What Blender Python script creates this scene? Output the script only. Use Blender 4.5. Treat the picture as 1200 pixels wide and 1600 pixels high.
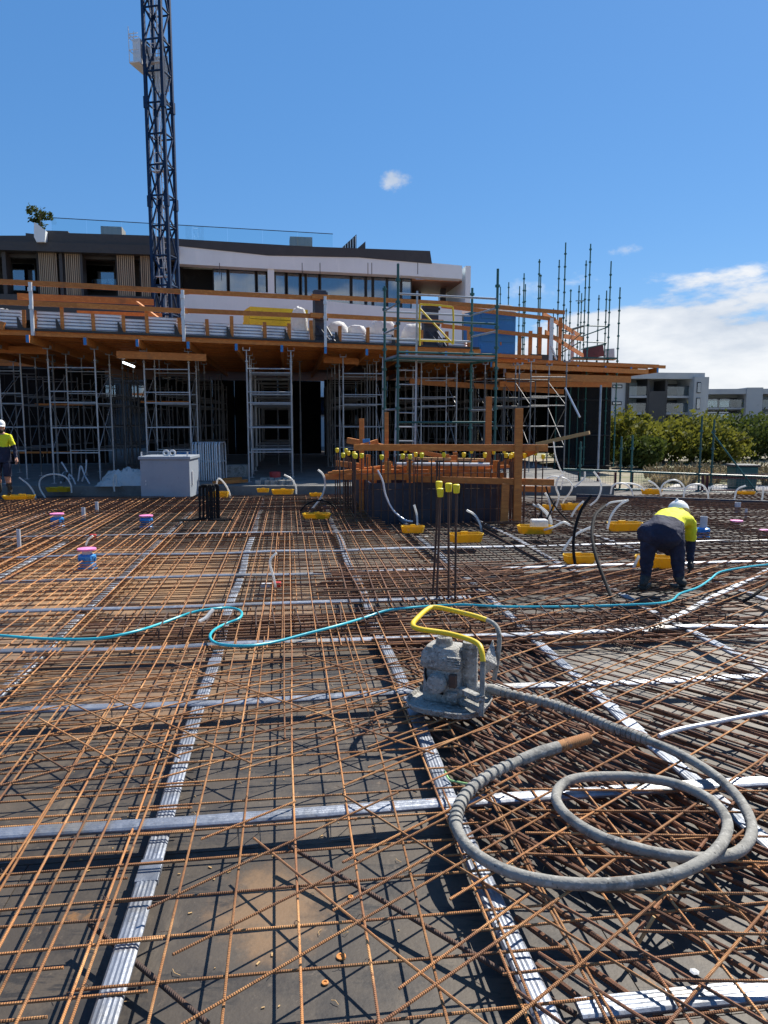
import bpy, math, random
from mathutils import Vector, Matrix, noise as mnoise
random.seed(7)
R = math.radians
scene = bpy.context.scene
COL = scene.collection
for o in list(bpy.data.objects): bpy.data.objects.remove(o)

# ------------------------------------------------------------------ camera
FPX = 1150.0; TH = math.atan(143/1150); CT, ST = math.cos(TH), math.sin(TH); EYE = 2.0
cam = bpy.data.cameras.new('camera'); camo = bpy.data.objects.new('camera', cam); COL.objects.link(camo)
cam.sensor_fit = 'VERTICAL'; cam.sensor_height = 36; cam.lens = FPX/1600*36
cam.clip_start = 0.05; cam.clip_end = 6000
camo.location = (0, 0, EYE); camo.rotation_euler = (R(90)-TH, 0, 0)
scene.camera = camo
scene.render.resolution_x = 768; scene.render.resolution_y = 1024

# ------------------------------------------------------------------ sky, sun, exposure
SUN_AZ, SUN_EL = 42.0, 49.0            # degrees right of +Y, above the horizon
world = bpy.data.worlds.new('World'); scene.world = world; world.use_nodes = True
nt = world.node_tree; nt.nodes.clear()
def wn(t, **k):
    n = nt.nodes.new(t)
    for a, b in k.items(): setattr(n, a, b)
    return n
def wl(a, b): nt.links.new(a, b)
sky = wn('ShaderNodeTexSky'); sky.sky_type = 'NISHITA'; sky.sun_disc = False
sky.sun_elevation = R(SUN_EL); sky.sun_rotation = R(SUN_AZ)
sky.air_density = 1.0; sky.dust_density = 0.2; sky.ozone_density = 4.0; sky.altitude = 10
tc = wn('ShaderNodeTexCoord'); sep = wn('ShaderNodeSeparateXYZ'); wl(tc.outputs['Generated'], sep.inputs[0])
def math_(op, a, b=None, clamp=False):
    n = wn('ShaderNodeMath', operation=op); n.use_clamp = clamp
    for i, x in enumerate((a, b)):
        if x is None: continue
        if isinstance(x, (int, float)): n.inputs[i].default_value = x
        else: wl(x, n.inputs[i])
    return n.outputs[0]
def mrange(x, a, b, c=0.0, d=1.0):
    n = wn('ShaderNodeMapRange', interpolation_type='SMOOTHSTEP')
    wl(x, n.inputs[0])
    for i, v in zip((1, 2, 3, 4), (a, b, c, d)): n.inputs[i].default_value = v
    return n.outputs[0]
def wnoise(scale, detail, rough, mult):
    m = wn('ShaderNodeVectorMath', operation='MULTIPLY'); wl(tc.outputs['Generated'], m.inputs[0]); m.inputs[1].default_value = mult
    n = wn('ShaderNodeTexNoise'); wl(m.outputs[0], n.inputs['Vector'])
    n.inputs['Scale'].default_value = scale; n.inputs['Detail'].default_value = detail; n.inputs['Roughness'].default_value = rough
    return n.outputs['Fac']
z = sep.outputs['Z']
n1 = wnoise(2.6, 9, 0.56, (1, 1, 3.6)); n2 = wnoise(7.0, 8, 0.6, (1, 1, 2.6)); n0 = wnoise(1.3, 2, 0.5, (1, 1, 0.3))
az = math_('ARCTAN2', sep.outputs['X'], sep.outputs['Y'])          # 0 ahead, + to the right
side = mrange(az, 0.03, 0.30, -0.06, 0.066)                          # the bank thickens to the right, as in the photograph
top = math_('ADD', math_('MULTIPLY', math_('SUBTRACT', n0, 0.5), 0.14), math_('ADD', 0.095, side))
band = math_('SUBTRACT', 1.0, math_('DIVIDE', z, math_('MAXIMUM', top, 0.03)))
dens = math_('ADD', math_('MULTIPLY', band, 0.75), math_('MULTIPLY', math_('SUBTRACT', n1, 0.5), 1.5))
dens = math_('ADD', dens, math_('MULTIPLY', math_('SUBTRACT', n2, 0.5), 0.6))
bank = mrange(dens, 0.0, 0.14)
def puff(u, v, rad, flat):
    tx, ty = (u-600)/FPX, (800-v)/FPX
    d = Vector((tx, CT+ty*ST, ty*CT-ST)).normalized()
    s = wn('ShaderNodeVectorMath', operation='SUBTRACT'); wl(tc.outputs['Generated'], s.inputs[0]); s.inputs[1].default_value = d
    m = wn('ShaderNodeVectorMath', operation='MULTIPLY'); wl(s.outputs[0], m.inputs[0]); m.inputs[1].default_value = (1, 1, flat)
    l = wn('ShaderNodeVectorMath', operation='LENGTH'); wl(m.outputs[0], l.inputs[0])
    return math_('SUBTRACT', 1.0, math_('DIVIDE', l.outputs['Value'], rad))
n3 = wnoise(34, 6, 0.62, (1, 1, 1.3))
def puffc(u, v, rad, flat, amp=1.0):
    d = math_('ADD', puff(u, v, rad, flat), math_('MULTIPLY', math_('SUBTRACT', n3, 0.5), 2.6))
    return math_('MULTIPLY', mrange(d, 0.25, 1.0), amp)
fac = bank
for a in ((612, 284, 0.026, 1.6, .85), (975, 392, 0.026, 2.6, .45), (1165, 447, 0.03, 2.2, .5), (830, 452, 0.04, 2.2, .3)):
    fac = math_('MAXIMUM', fac, puffc(*a))
shade = mrange(math_('ADD', math_('MULTIPLY', n1, 0.6), math_('MULTIPLY', n2, 0.4)), 0.36, 0.62)
ccol = wn('ShaderNodeMixRGB'); wl(shade, ccol.inputs[0]); ccol.inputs[1].default_value = (6.6, 7.5, 8.9, 1); ccol.inputs[2].default_value = (12.2, 12.3, 12.4, 1)
hs = wn('ShaderNodeHueSaturation'); hs.inputs['Hue'].default_value = 0.497; hs.inputs['Saturation'].default_value = 1.2; hs.inputs['Value'].default_value = 1.55; wl(sky.outputs[0], hs.inputs['Color'])
mix = wn('ShaderNodeMixRGB'); wl(math_('MULTIPLY', fac, 0.93), mix.inputs[0]); ev = wn('ShaderNodeMixRGB'); ev.inputs[0].default_value = .5; wl(hs.outputs[0], ev.inputs[1]); ev.inputs[2].default_value = (1.35, 3.9, 9.3, 1); wl(ev.outputs[0], mix.inputs[1]); wl(ccol.outputs[0], mix.inputs[2])
bg = wn('ShaderNodeBackground'); bg.inputs[1].default_value = 0.051; wl(mix.outputs[0], bg.inputs[0])
wo = wn('ShaderNodeOutputWorld'); wl(bg.outputs[0], wo.inputs[0])
sl = bpy.data.lights.new('sun', 'SUN'); sl.energy = 5.0; sl.angle = R(0.53); sl.color = (1, 0.945, 0.85)
so = bpy.data.objects.new('sun', sl); COL.objects.link(so)
sd = Vector((math.sin(R(SUN_AZ))*math.cos(R(SUN_EL)), math.cos(R(SUN_AZ))*math.cos(R(SUN_EL)), math.sin(R(SUN_EL))))
so.rotation_euler = sd.to_track_quat('Z', 'Y').to_euler(); so.location = sd*60
vs = scene.view_settings; vs.view_transform = 'Standard'; vs.look = 'None'; vs.exposure = 0.68; vs.gamma = 1; vs.use_curve_mapping = False

# ------------------------------------------------------------------ placing helpers
def ray(u, v):
    tx, ty = (u-600)/FPX, (800-v)/FPX
    return Vector((tx, CT+ty*ST, ty*CT-ST))
def atY(u, v, Y):
    d = ray(u, v); s = Y/d.y; return Vector((d.x*s, Y, EYE+d.z*s))
def atZ(u, v, z):
    d = ray(u, v); s = (z-EYE)/d.z; return Vector((d.x*s, d.y*s, z))
YAW = R(7.375)                          # the building grid
GC, GS = math.cos(YAW), math.sin(YAW)
def G(a, b, z=0.0): return Vector((a*GC-b*GS, a*GS+b*GC, z))
def toG(p): return (p.x*GC+p.y*GS, -p.x*GS+p.y*GC)
class Plane:
    """vertical plane through (0,Y0) turned by ang; s runs along it, n away from the camera"""
    def __init__(s_, Y0, ang, X0=0.0):
        s_.o = Vector((X0, Y0, 0)); s_.ang = ang
        s_.ex = Vector((math.cos(ang), math.sin(ang), 0)); s_.en = Vector((-math.sin(ang), math.cos(ang), 0))
    def sz(s_, u, v, n=0.0):
        d = ray(u, v); C = Vector((0, 0, EYE)); k = ((s_.o-C).dot(s_.en)+n)/d.dot(s_.en)
        p = C+d*k; return ((p-s_.o).dot(s_.ex), p.z)
    def w(s_, s, n, z): return s_.o+s_.ex*s+s_.en*n+Vector((0, 0, z))

# ------------------------------------------------------------------ mesh helpers
class MB:
    def __init__(s): s.v = []; s.f = []
    def add(s, vs, fs):
        b = len(s.v); s.v += [Vector(x) for x in vs]; s.f += [tuple(i+b for i in f) for f in fs]; return s
    def box(s, x0, x1, y0, y1, z0, z1):
        return s.add([(x0,y0,z0),(x1,y0,z0),(x1,y1,z0),(x0,y1,z0),(x0,y0,z1),(x1,y0,z1),(x1,y1,z1),(x0,y1,z1)],
                     [(0,3,2,1),(4,5,6,7),(0,1,5,4),(1,2,6,5),(2,3,7,6),(3,0,4,7)])
    def bar(s, p, q, w, h, up=(0,0,1)):
        p, q = Vector(p), Vector(q); d = (q-p).normalized(); up = Vector(up)
        if abs(d.dot(up)) > 0.98: up = Vector((0, 1, 0)) if abs(d.y) < 0.9 else Vector((1, 0, 0))
        sx = d.cross(up).normalized()*w/2; uz = sx.cross(d).normalized()*h/2
        vs = [e+a*sx+b*uz for e in (p, q) for a, b in ((-1,-1),(1,-1),(1,1),(-1,1))]
        return s.add(vs, [(0,1,2,3),(7,6,5,4),(0,4,5,1),(1,5,6,2),(2,6,7,3),(3,7,4,0)])
    def cyl(s, p, q, r, n=8, r2=None, caps=True):
        p, q = Vector(p), Vector(q); r2 = r if r2 is None else r2
        d = (q-p).normalized(); a = d.orthogonal().normalized(); b = d.cross(a)
        vs = []
        for e, rr in ((p, r), (q, r2)):
            vs += [e+(a*math.cos(2*math.pi*i/n)+b*math.sin(2*math.pi*i/n))*rr for i in range(n)]
        fs = [(i, (i+1) % n, n+(i+1) % n, n+i) for i in range(n)]
        if caps: fs += [tuple(reversed(range(n))), tuple(range(n, 2*n))]
        return s.add(vs, fs)
    def tube(s, path, r, n=8, caps=True):
        path = [Vector(p) for p in path]; m = len(path)
        rs = r if isinstance(r, (list, tuple)) else [r]*m
        t0 = (path[1]-path[0]).normalized(); a = t0.orthogonal().normalized(); vs = []
        for i in range(m):
            t = (path[min(i+1, m-1)]-path[max(i-1, 0)]).normalized()
            a = (a-t*a.dot(t)).normalized(); b = t.cross(a)
            vs += [path[i]+(a*math.cos(2*math.pi*k/n)+b*math.sin(2*math.pi*k/n))*rs[i] for k in range(n)]
        fs = [(i*n+k, i*n+(k+1) % n, (i+1)*n+(k+1) % n, (i+1)*n+k) for i in range(m-1) for k in range(n)]
        if caps: fs += [tuple(reversed(range(n))), tuple(range((m-1)*n, m*n))]
        return s.add(vs, fs)
    def lathe(s, prof, c=(0,0,0), n=16):
        c = Vector(c); vs = []
        for r, z in prof: vs += [c+Vector((r*math.cos(2*math.pi*k/n), r*math.sin(2*math.pi*k/n), z)) for k in range(n)]
        m = len(prof)
        fs = [(i*n+k, i*n+(k+1) % n, (i+1)*n+(k+1) % n, (i+1)*n+k) for i in range(m-1) for k in range(n)]
        fs += [tuple(reversed(range(n))), tuple(range((m-1)*n, m*n))]
        return s.add(vs, fs)
    def prism(s, pts, y0, y1, axis='y'):
        n = len(pts); f = {'y': lambda a, b, c: (a, c, b), 'z': lambda a, b, c: (a, b, c), 'x': lambda a, b, c: (c, a, b)}[axis]
        vs = [f(a, b, y0) for a, b in pts]+[f(a, b, y1) for a, b in pts]
        fs = [tuple(range(n)), tuple(reversed(range(n, 2*n)))]+[(i, n+i, n+(i+1) % n, (i+1) % n) for i in range(n)]
        return s.add(vs, fs)
    def xform(s, M):
        s.v = [M @ v for v in s.v]; return s
    def mesh(s, name, mat, smooth=False, fix=True):
        me = bpy.data.meshes.new(name); me.from_pydata([tuple(v) for v in s.v], [], s.f)
        for m in (mat if isinstance(mat, (list, tuple)) else [mat]): me.materials.append(m)
        if smooth:
            me.polygons.foreach_set('use_smooth', [True]*len(me.polygons)); me.set_sharp_from_angle(angle=R(40))
        me.update(); return me
def build(mb, name, mat, parent=None, world=False, smooth=False, bevel=0.0):
    """one mesh object; world=True: the vertices are world points and the parents are unrotated"""
    off = Vector((0, 0, 0))
    if parent is None:
        xs = [v.x for v in mb.v]; ys = [v.y for v in mb.v]; zs = [v.z for v in mb.v]
        off = Vector(((min(xs)+max(xs))/2, (min(ys)+max(ys))/2, min(zs)))
    elif world:
        p = parent
        while p: off += p.location; p = p.parent
    mb.v = [v-off for v in mb.v]
    o = bpy.data.objects.new(name, mb.mesh(name, mat, smooth)); COL.objects.link(o)
    if parent is None: o.location = off
    else: o.parent = parent
    if bevel:
        b = o.modifiers.new('bevel', 'BEVEL'); b.width = bevel; b.segments = 2; b.limit_method = 'ANGLE'; b.angle_limit = R(35)
    return o
def inst(mesh, name, parent, loc, rot=(0,0,0), scale=None):
    o = bpy.data.objects.new(name, mesh); COL.objects.link(o); o.parent = parent; o.location = loc; o.rotation_euler = rot
    if scale: o.scale = scale
    return o
def tag(o, label, cat, group=None):
    o['label'] = label; o['category'] = cat
    if group: o['group'] = group
    return o
def struct(o): o['kind'] = 'structure'; return o
def thing(name, label, cat, loc=(0,0,0), rz=0.0, group=None):
    o = bpy.data.objects.new(name, None); COL.objects.link(o); o.location = loc; o.rotation_euler = (0, 0, rz); o.empty_display_size = .1
    return tag(o, label, cat, group)
def copy_tree(o, parent=None):
    c = o.copy(); COL.objects.link(c); c.parent = parent
    for ch in list(o.children): copy_tree(ch, c)
    return c
def smoothpath(pts, k=6):
    P = [Vector(p) for p in pts]; out = []
    Q = [2*P[0]-P[1]]+P+[2*P[-1]-P[-2]]
    for i in range(1, len(Q)-2):
        p0, p1, p2, p3 = Q[i-1:i+3]
        for j in range(k):
            t = j/k
            out.append(.5*((2*p1)+(p2-p0)*t+(2*p0-5*p1+4*p2-p3)*t*t+(3*p1-p0-3*p2+p3)*t**3))
    out.append(P[-1]); return out
U = random.uniform

# ------------------------------------------------------------------ materials
def material(name, base, rough=.6, metal=0.0, layers=(), bump=None, spec=.5, rand=0.0, wave=None, trans=0.0):
    """layers: (noise scale, colour, lo, hi, coord, (sx,sy,sz)) mixed over the base in turn"""
    m = bpy.data.materials.new(name); m.use_nodes = True; n = m.node_tree; N = n.nodes; L = n.links
    p = N['Principled BSDF']; p.inputs['Roughness'].default_value = rough; p.inputs['Metallic'].default_value = metal
    p.inputs['Specular IOR Level'].default_value = spec
    t = N.new('ShaderNodeTexCoord'); ge = N.new('ShaderNodeNewGeometry')
    def vec(coord, sc):
        src = ge.outputs['Position'] if coord == 'World' else t.outputs[coord]
        if sc is None: return src
        mm = N.new('ShaderNodeVectorMath'); mm.operation = 'MULTIPLY'; L.new(src, mm.inputs[0]); mm.inputs[1].default_value = sc
        return mm.outputs[0]
    cur = N.new('ShaderNodeRGB'); cur.outputs[0].default_value = (*base, 1); cur = cur.outputs[0]
    for ly in layers:
        sc, col, lo, hi = ly[:4]; coord = ly[4] if len(ly) > 4 else 'World'; st = ly[5] if len(ly) > 5 else None
        no = N.new('ShaderNodeTexNoise'); no.inputs['Scale'].default_value = sc; no.inputs['Detail'].default_value = 10 if name == 'film_faced_plywood' else 6; no.inputs['Roughness'].default_value = .74 if name == 'film_faced_plywood' else .62
        L.new(vec(coord, st), no.inputs['Vector'])
        mr = N.new('ShaderNodeMapRange'); mr.interpolation_type = 'SMOOTHSTEP'; L.new(no.outputs['Fac'], mr.inputs[0]); mr.inputs[1].default_value = lo; mr.inputs[2].default_value = hi
        mx = N.new('ShaderNodeMixRGB'); L.new(mr.outputs[0], mx.inputs[0]); L.new(cur, mx.inputs[1]); mx.inputs[2].default_value = (*col, 1); cur = mx.outputs[0]
    if rand:
        oi = N.new('ShaderNodeObjectInfo'); mr = N.new('ShaderNodeMapRange'); L.new(oi.outputs['Random'], mr.inputs[0]); mr.inputs[3].default_value = 1-rand; mr.inputs[4].default_value = 1+rand
        mx = N.new('ShaderNodeVectorMath'); mx.operation = 'SCALE'; L.new(cur, mx.inputs[0]); L.new(mr.outputs[0], mx.inputs['Scale']); cur = mx.outputs[0]
    L.new(cur, p.inputs['Base Color'])
    h = None
    if bump:
        sc, st, dist = bump[:3]; no = N.new('ShaderNodeTexNoise'); no.inputs['Scale'].default_value = sc; no.inputs['Detail'].default_value = 5
        L.new(vec(bump[3] if len(bump) > 3 else 'Object', bump[4] if len(bump) > 4 else None), no.inputs['Vector'])
        b = N.new('ShaderNodeBump'); b.inputs['Strength'].default_value = st; b.inputs['Distance'].default_value = dist; L.new(no.outputs['Fac'], b.inputs['Height']); h = b.outputs[0]
    if wave:                                    # (scale, strength, distance, axis)
        wv = N.new('ShaderNodeTexWave'); wv.bands_direction = wave[3]; wv.inputs['Scale'].default_value = wave[0]; L.new(t.outputs['Object'], wv.inputs['Vector'])
        b = N.new('ShaderNodeBump'); b.inputs['Strength'].default_value = wave[1]; b.inputs['Distance'].default_value = wave[2]; L.new(wv.outputs['Fac'], b.inputs['Height'])
        if h: L.new(h, b.inputs['Normal'])
        h = b.outputs[0]
    if h: L.new(h, p.inputs['Normal'])
    if trans:
        p.inputs['Transmission Weight'].default_value = trans
    return m
M = {}
M['ply'] = material('film_faced_plywood', (.056, .045, .035), .6, 0, [
    (.55, (.088, .069, .050), .42, .62), (1.6, (.026, .022, .020), .48, .62), (5.0, (.120, .095, .068), .54, .70, 'World', (1, .25, 1)), (3.1, (.024, .021, .019), .54, .60, 'World', (.35, 1.8, 1)),
    (.4, (.21, .110, .045), .56, .68), (14, (.125, .098, .072), .57, .68), (45, (.20, .165, .125), .64, .72), (1.3, (.24, .115, .036), .61, .68), (6, (.018, .016, .015), .62, .68), (9, (.28, .14, .042), .68, .74), (90, (.26, .22, .17), .70, .75)], bump=(60, .3, .004, 'World'), rand=.22)
def dust_patch(m, centre, rad, col):
    n = m.node_tree; N = n.nodes; L = n.links; p = N['Principled BSDF']; src = p.inputs['Base Color'].links[0].from_socket
    ge = N.new('ShaderNodeNewGeometry'); d = N.new('ShaderNodeVectorMath'); d.operation = 'DISTANCE'; L.new(ge.outputs['Position'], d.inputs[0]); d.inputs[1].default_value = centre
    no = N.new('ShaderNodeTexNoise'); no.inputs['Scale'].default_value = 1.6; no.inputs['Detail'].default_value = 10; no.inputs['Roughness'].default_value = .74; L.new(ge.outputs['Position'], no.inputs['Vector'])
    a = N.new('ShaderNodeMath'); a.operation = 'MULTIPLY_ADD'; L.new(d.outputs['Value'], a.inputs[0]); a.inputs[1].default_value = -.5/rad; L.new(no.outputs['Fac'], a.inputs[2])
    r = N.new('ShaderNodeMapRange'); r.interpolation_type = 'SMOOTHSTEP'; L.new(a.outputs[0], r.inputs[0]); r.inputs[1].default_value = .16; r.inputs[2].default_value = .38; r.inputs[4].default_value = .85
    mx = N.new('ShaderNodeMixRGB'); L.new(r.outputs[0], mx.inputs[0]); L.new(src, mx.inputs[1]); mx.inputs[2].default_value = (*col, 1); L.new(mx.outputs[0], p.inputs['Base Color'])
for _u, _v, _r, _c in ((180, 900, 4.2, (.34, .20, .095)), (330, 985, 2.0, (.25, .155, .085)), (60, 1010, 1.5, (.24, .15, .085)), (250, 1090, 1.2, (.22, .135, .075)), (560, 880, 2.0, (.17, .135, .10)), (1080, 1040, 2.2, (.18, .155, .125)), (420, 1420, .5, (.20, .12, .06))):
    dust_patch(M['ply'], atZ(_u, _v, 0), _r, _c)
M['rust'] = material('rusty_reinforcing_steel', (.37, .160, .054), .8, 0, [(5, (.50, .255, .10), .46, .66), (27, (.16, .070, .032), .53, .70), (2.3, (.21, .090, .040), .48, .66), (13, (.22, .16, .125), .64, .72)], bump=(180, .4, .002), wave=(38, .8, .003, 'X'), rand=.38)
M['rust_dark'] = material('dark_rusty_steel', (.165, .070, .034), .8, 0, [(5, (.27, .122, .054), .48, .68), (25, (.065, .033, .022), .50, .70)], bump=(160, .4, .002), wave=(38, .8, .003, 'X'), rand=.5)
M['rust_black'] = material('dull_brown_steel', (.075, .042, .030), .75, 0, [(14, (.12, .058, .03), .48, .7)], wave=(38, .7, .003, 'X'), rand=.25)
M['galv'] = material('galvanised_duct', (.30, .32, .36), .5, .75, [(2.2, (.19, .21, .245), .42, .62), (9, (.38, .40, .43), .54, .70, 'World', (1, .3, 1)), (1.1, (.29, .275, .25), .55, .68), (50, (.17, .16, .15), .62, .72)], bump=(20, .55, .008))
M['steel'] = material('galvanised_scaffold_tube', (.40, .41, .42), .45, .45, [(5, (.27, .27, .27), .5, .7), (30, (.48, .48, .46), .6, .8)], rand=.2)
M['steel_shaded'] = material('shaded_scaffold_tube', (.17, .168, .165), .6, .3, [(5, (.10, .095, .09), .5, .7)], rand=.3)  # same galvanised tube, with the under-deck shade put into its colour
M['steel_pale'] = material('pale_galvanised_steel', (.62, .63, .64), .45, .4, [(11, (.48, .48, .48), .5, .75)])
M['green'] = material('green_scaffold_paint', (.012, .095, .085), .45, 0, [(12, (.02, .14, .125), .48, .7), (35, (.22, .26, .25), .66, .74)], rand=.2)
M['timber'] = material('orange_formwork_timber', (.46, .150, .024), .62, 0, [(3.2, (.58, .215, .040), .44, .68, 'Object', (1, 6, 6)), (11, (.28, .095, .022), .55, .74, 'Object', (.5, 9, 9)), (2.0, (.30, .115, .03), .58, .72)], bump=(30, .2, .004, 'Object', (.5, 6, 6)), rand=.16)
M['timber_raw'] = material('pale_raw_timber', (.52, .33, .14), .7, 0, [(5, (.40, .23, .09), .46, .7, 'Object', (1, 8, 8))], rand=.1)
M['soffit'] = material('soffit_plywood', (.36, .135, .034), .65, 0, [(1.1, (.27, .10, .026), .45, .68), (6, (.42, .17, .045), .5, .72, 'World', (1, .2, 1))], rand=.12)
M['blue_end'] = material('blue_painted_end', (.025, .19, .46), .6, 0, [(20, (.05, .28, .58), .5, .7)])
M['crane'] = material('navy_crane_paint', (.004, .024, .072), .65, 0, [(4, (.002, .012, .036), .48, .7), (18, (.008, .04, .105), .58, .76)], spec=.2, rand=.15)
M['concrete'] = material('slab_concrete', (.17, .165, .155), .9, 0, [(1.5, (.12, .115, .108), .42, .66), (14, (.22, .215, .205), .55, .75)], bump=(40, .3, .005))
M['slurry'] = material('dried_concrete_slurry', (.34, .33, .30), .92, 0, [(7, (.19, .185, .17), .44, .60, 'Object'), (34, (.46, .445, .41), .50, .64, 'Object'), (70, (.08, .077, .073), .58, .67, 'Object')], bump=(60, 1.0, .016, 'Object'))
M['slurry_hose'] = material('slurry_coated_rubber', (.27, .258, .225), .88, 0, [(8, (.15, .145, .13), .44, .62, 'Object'), (36, (.38, .365, .325), .52, .68, 'Object'), (55, (.055, .055, .053), .62, .69, 'Object')], bump=(70, .6, .006, 'Object'))
M['yellow'] = material('yellow_paint', (.75, .52, .015), .45, 0, [(9, (.58, .38, .015), .52, .72, 'Object'), (30, (.40, .38, .30), .62, .74, 'Object')], bump=(60, .2, .003))
M['tray'] = material('yellow_plastic_tray', (.76, .50, .015), .5, 0, [(5, (.62, .38, .012), .48, .7, 'Object'), (18, (.42, .35, .2), .58, .72, 'Object'), (7, (.25, .19, .11), .64, .72, 'Object')])
M['cap'] = material('yellow_safety_cap', (.80, .66, .02), .45, 0, [(40, (.62, .48, .02), .5, .7, 'Object')])
M['white_pl'] = material('white_plastic', (.82, .82, .80), .4, 0, [(14, (.66, .65, .61), .54, .76, 'Object')])
M['pvc'] = material('grey_pvc', (.50, .52, .55), .4, 0, [(12, (.40, .41, .43), .5, .7, 'Object')])
M['blue_pl'] = material('blue_plastic', (.03, .25, .62), .4, 0, [(18, (.06, .36, .72), .5, .7, 'Object')])
M['pink'] = material('pink_plastic_cap', (.80, .22, .46), .5, 0, [(20, (.85, .42, .58), .5, .72, 'Object')])
M['black_rub'] = material('black_rubber', (.012, .012, .013), .8, 0, [(16, (.025, .024, .023), .52, .7, 'Object')], spec=.2)
M['teal'] = material('teal_water_hose', (.03, .42, .50), .35, 0, [(7, (.05, .52, .58), .48, .7), (22, (.16, .47, .50), .6, .75)])
M['navy_form'] = material('navy_form_panel', (.020, .026, .045), .55, 0, [(1.5, (.035, .044, .066), .45, .68, 'Object'), (9, (.085, .092, .105), .58, .78, 'Object')], bump=(30, .2, .004))
M['box'] = material('grey_box_paint', (.28, .315, .36), .5, 0, [(2.2, (.24, .275, .32), .45, .7, 'Object'), (16, (.39, .42, .46), .6, .78, 'Object'), (9, (.13, .125, .12), .65, .72, 'Object'), (40, (.10, .08, .07), .70, .75, 'Object')])
M['white_bag'] = material('white_woven_bag', (.70, .70, .69), .7, 0, [(4, (.55, .55, .54), .5, .7)], bump=(7, .9, .05))
M['wrap'] = material('grey_plastic_sheet', (.46, .46, .45), .5, 0, [(3, (.32, .32, .31), .5, .7)], bump=(6, .9, .05))
M['ribbed'] = material('ribbed_zinc_sheet', (.62, .65, .70), .38, .5, [(2, (.48, .51, .56), .45, .7), (9, (.70, .72, .74), .55, .75, 'World', (.3, .3, 3))])
M['portaloo'] = material('blue_cabin_plastic', (.008, .155, .42), .45, 0, [(3, (.012, .19, .50), .5, .7)])
M['dark_clad'] = material('charcoal_cladding', (.042, .041, .043), .6, 0, [(.8, (.052, .05, .05), .45, .7), (5, (.036, .035, .038), .5, .7)], rand=.08)
M['white_clad'] = material('white_cladding', (.70, .76, .78), .6, 0, [(.5, (.64, .70, .72), .42, .7), (4, (.74, .79, .80), .55, .75, 'World', (1, 1, .15))], rand=.05)
M['render_pale'] = material('pale_grey_render', (.40, .41, .42), .8, 0, [(.4, (.34, .35, .36), .42, .68), (3, (.44, .445, .45), .55, .75, 'World', (1, 1, .15))], rand=.1)
M['batten'] = material('timber_batten', (.34, .27, .19), .65, 0, [(5, (.25, .19, .13), .48, .7, 'World', (1, 1, .1))], rand=.15)
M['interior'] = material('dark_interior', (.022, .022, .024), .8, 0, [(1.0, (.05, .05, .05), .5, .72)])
M['curtain'] = material('grey_curtain', (.38, .47, .56), .8, 0, [(7, (.27, .35, .43), .45, .7, 'World', (1, 1, .03))], rand=.25)
M['soff_wood'] = material('balcony_timber_ceiling', (.26, .13, .07), .6, 0, [(6, (.19, .09, .05), .48, .7, 'World', (.2, 2, 1))])
M['black_frame'] = material('black_window_frame', (.012, .013, .015), .45)
M['foliage'] = material('olive_leaf', (.150, .150, .028), .8, 0, [(.8, (.085, .105, .022), .42, .62), (3.5, (.24, .215, .045), .52, .7)], spec=.15, rand=.12)
M['foliage_dark'] = material('dark_leaf', (.070, .088, .024), .8, 0, [(.8, (.045, .062, .018), .42, .62), (3.5, (.13, .145, .04), .54, .7)], spec=.15, rand=.12)
M['bark'] = material('bark', (.10, .075, .055), .9, 0, [(8, (.05, .04, .03), .45, .65)])
M['drygrass'] = material('dry_grass', (.36, .27, .15), .85, 0, [(3, (.20, .19, .07), .46, .66), (8, (.50, .42, .27), .55, .72)], rand=.12)
M['ground'] = material('sandy_ground', (.27, .23, .17), .95, 0, [(.12, (.13, .14, .06), .45, .6), (.5, (.32, .28, .21), .5, .7), (6, (.2, .17, .12), .5, .7)], bump=(5, .5, .05, 'World'))
M['path'] = material('pale_concrete_path', (.55, .53, .50), .9, 0, [(1.2, (.47, .45, .42), .45, .68)])
M['maroon'] = material('maroon_steel', (.11, .018, .022), .6, 0, [(6, (.07, .012, .015), .5, .7)])
M['wire'] = material('galvanised_wire', (.20, .21, .21), .6, .4)
M['hivis'] = material('high_visibility_yellow', (.72, .72, .012), .75, 0, [(7, (.60, .60, .01), .46, .66, 'Object')], bump=(14, .7, .03))
M['navy_cloth'] = material('navy_work_cloth', (.011, .014, .036), .85, 0, [(6, (.024, .029, .06), .48, .68, 'Object')], bump=(13, .8, .035))
M['skin'] = material('skin', (.42, .21, .14), .55, 0, [(20, (.36, .16, .11), .5, .7, 'Object')])
M['helmet'] = material('white_helmet', (.78, .78, .76), .3, 0, [(9, (.66, .65, .62), .56, .74, 'Object')])
M['boot'] = material('dusty_black_boot', (.030, .027, .024), .75, 0, [(15, (.08, .07, .055), .5, .7, 'Object')])
M['hair'] = material('dark_hair', (.02, .013, .01), .6)
M['glove'] = material('dark_work_glove', (.022, .022, .024), .8)
M['blocker_dark'] = material('dark_blocker_surface', (.010, .0105, .011), .9, 0, [(2, (.017, .017, .018), .45, .66), (22, (.006, .006, .007), .5, .7)], spec=.1)  # near-black surface of the added panels that darken the under-deck space
M['red'] = material('red_paint', (.45, .03, .025), .5)
M['lime'] = material('green_tape', (.35, .62, .25), .5)
M['washer'] = material('orange_resin_patch', (.55, .22, .05), .7, 0, [(60, (.35, .12, .03), .5, .7, 'Object')])
M['led'] = material('lamp_tube', (.8, .8, .8), .4)
M['led'].node_tree.nodes['Principled BSDF'].inputs['Emission Color'].default_value = (.85, .95, 1, 1)
M['led'].node_tree.nodes['Principled BSDF'].inputs['Emission Strength'].default_value = 2.5
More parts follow.
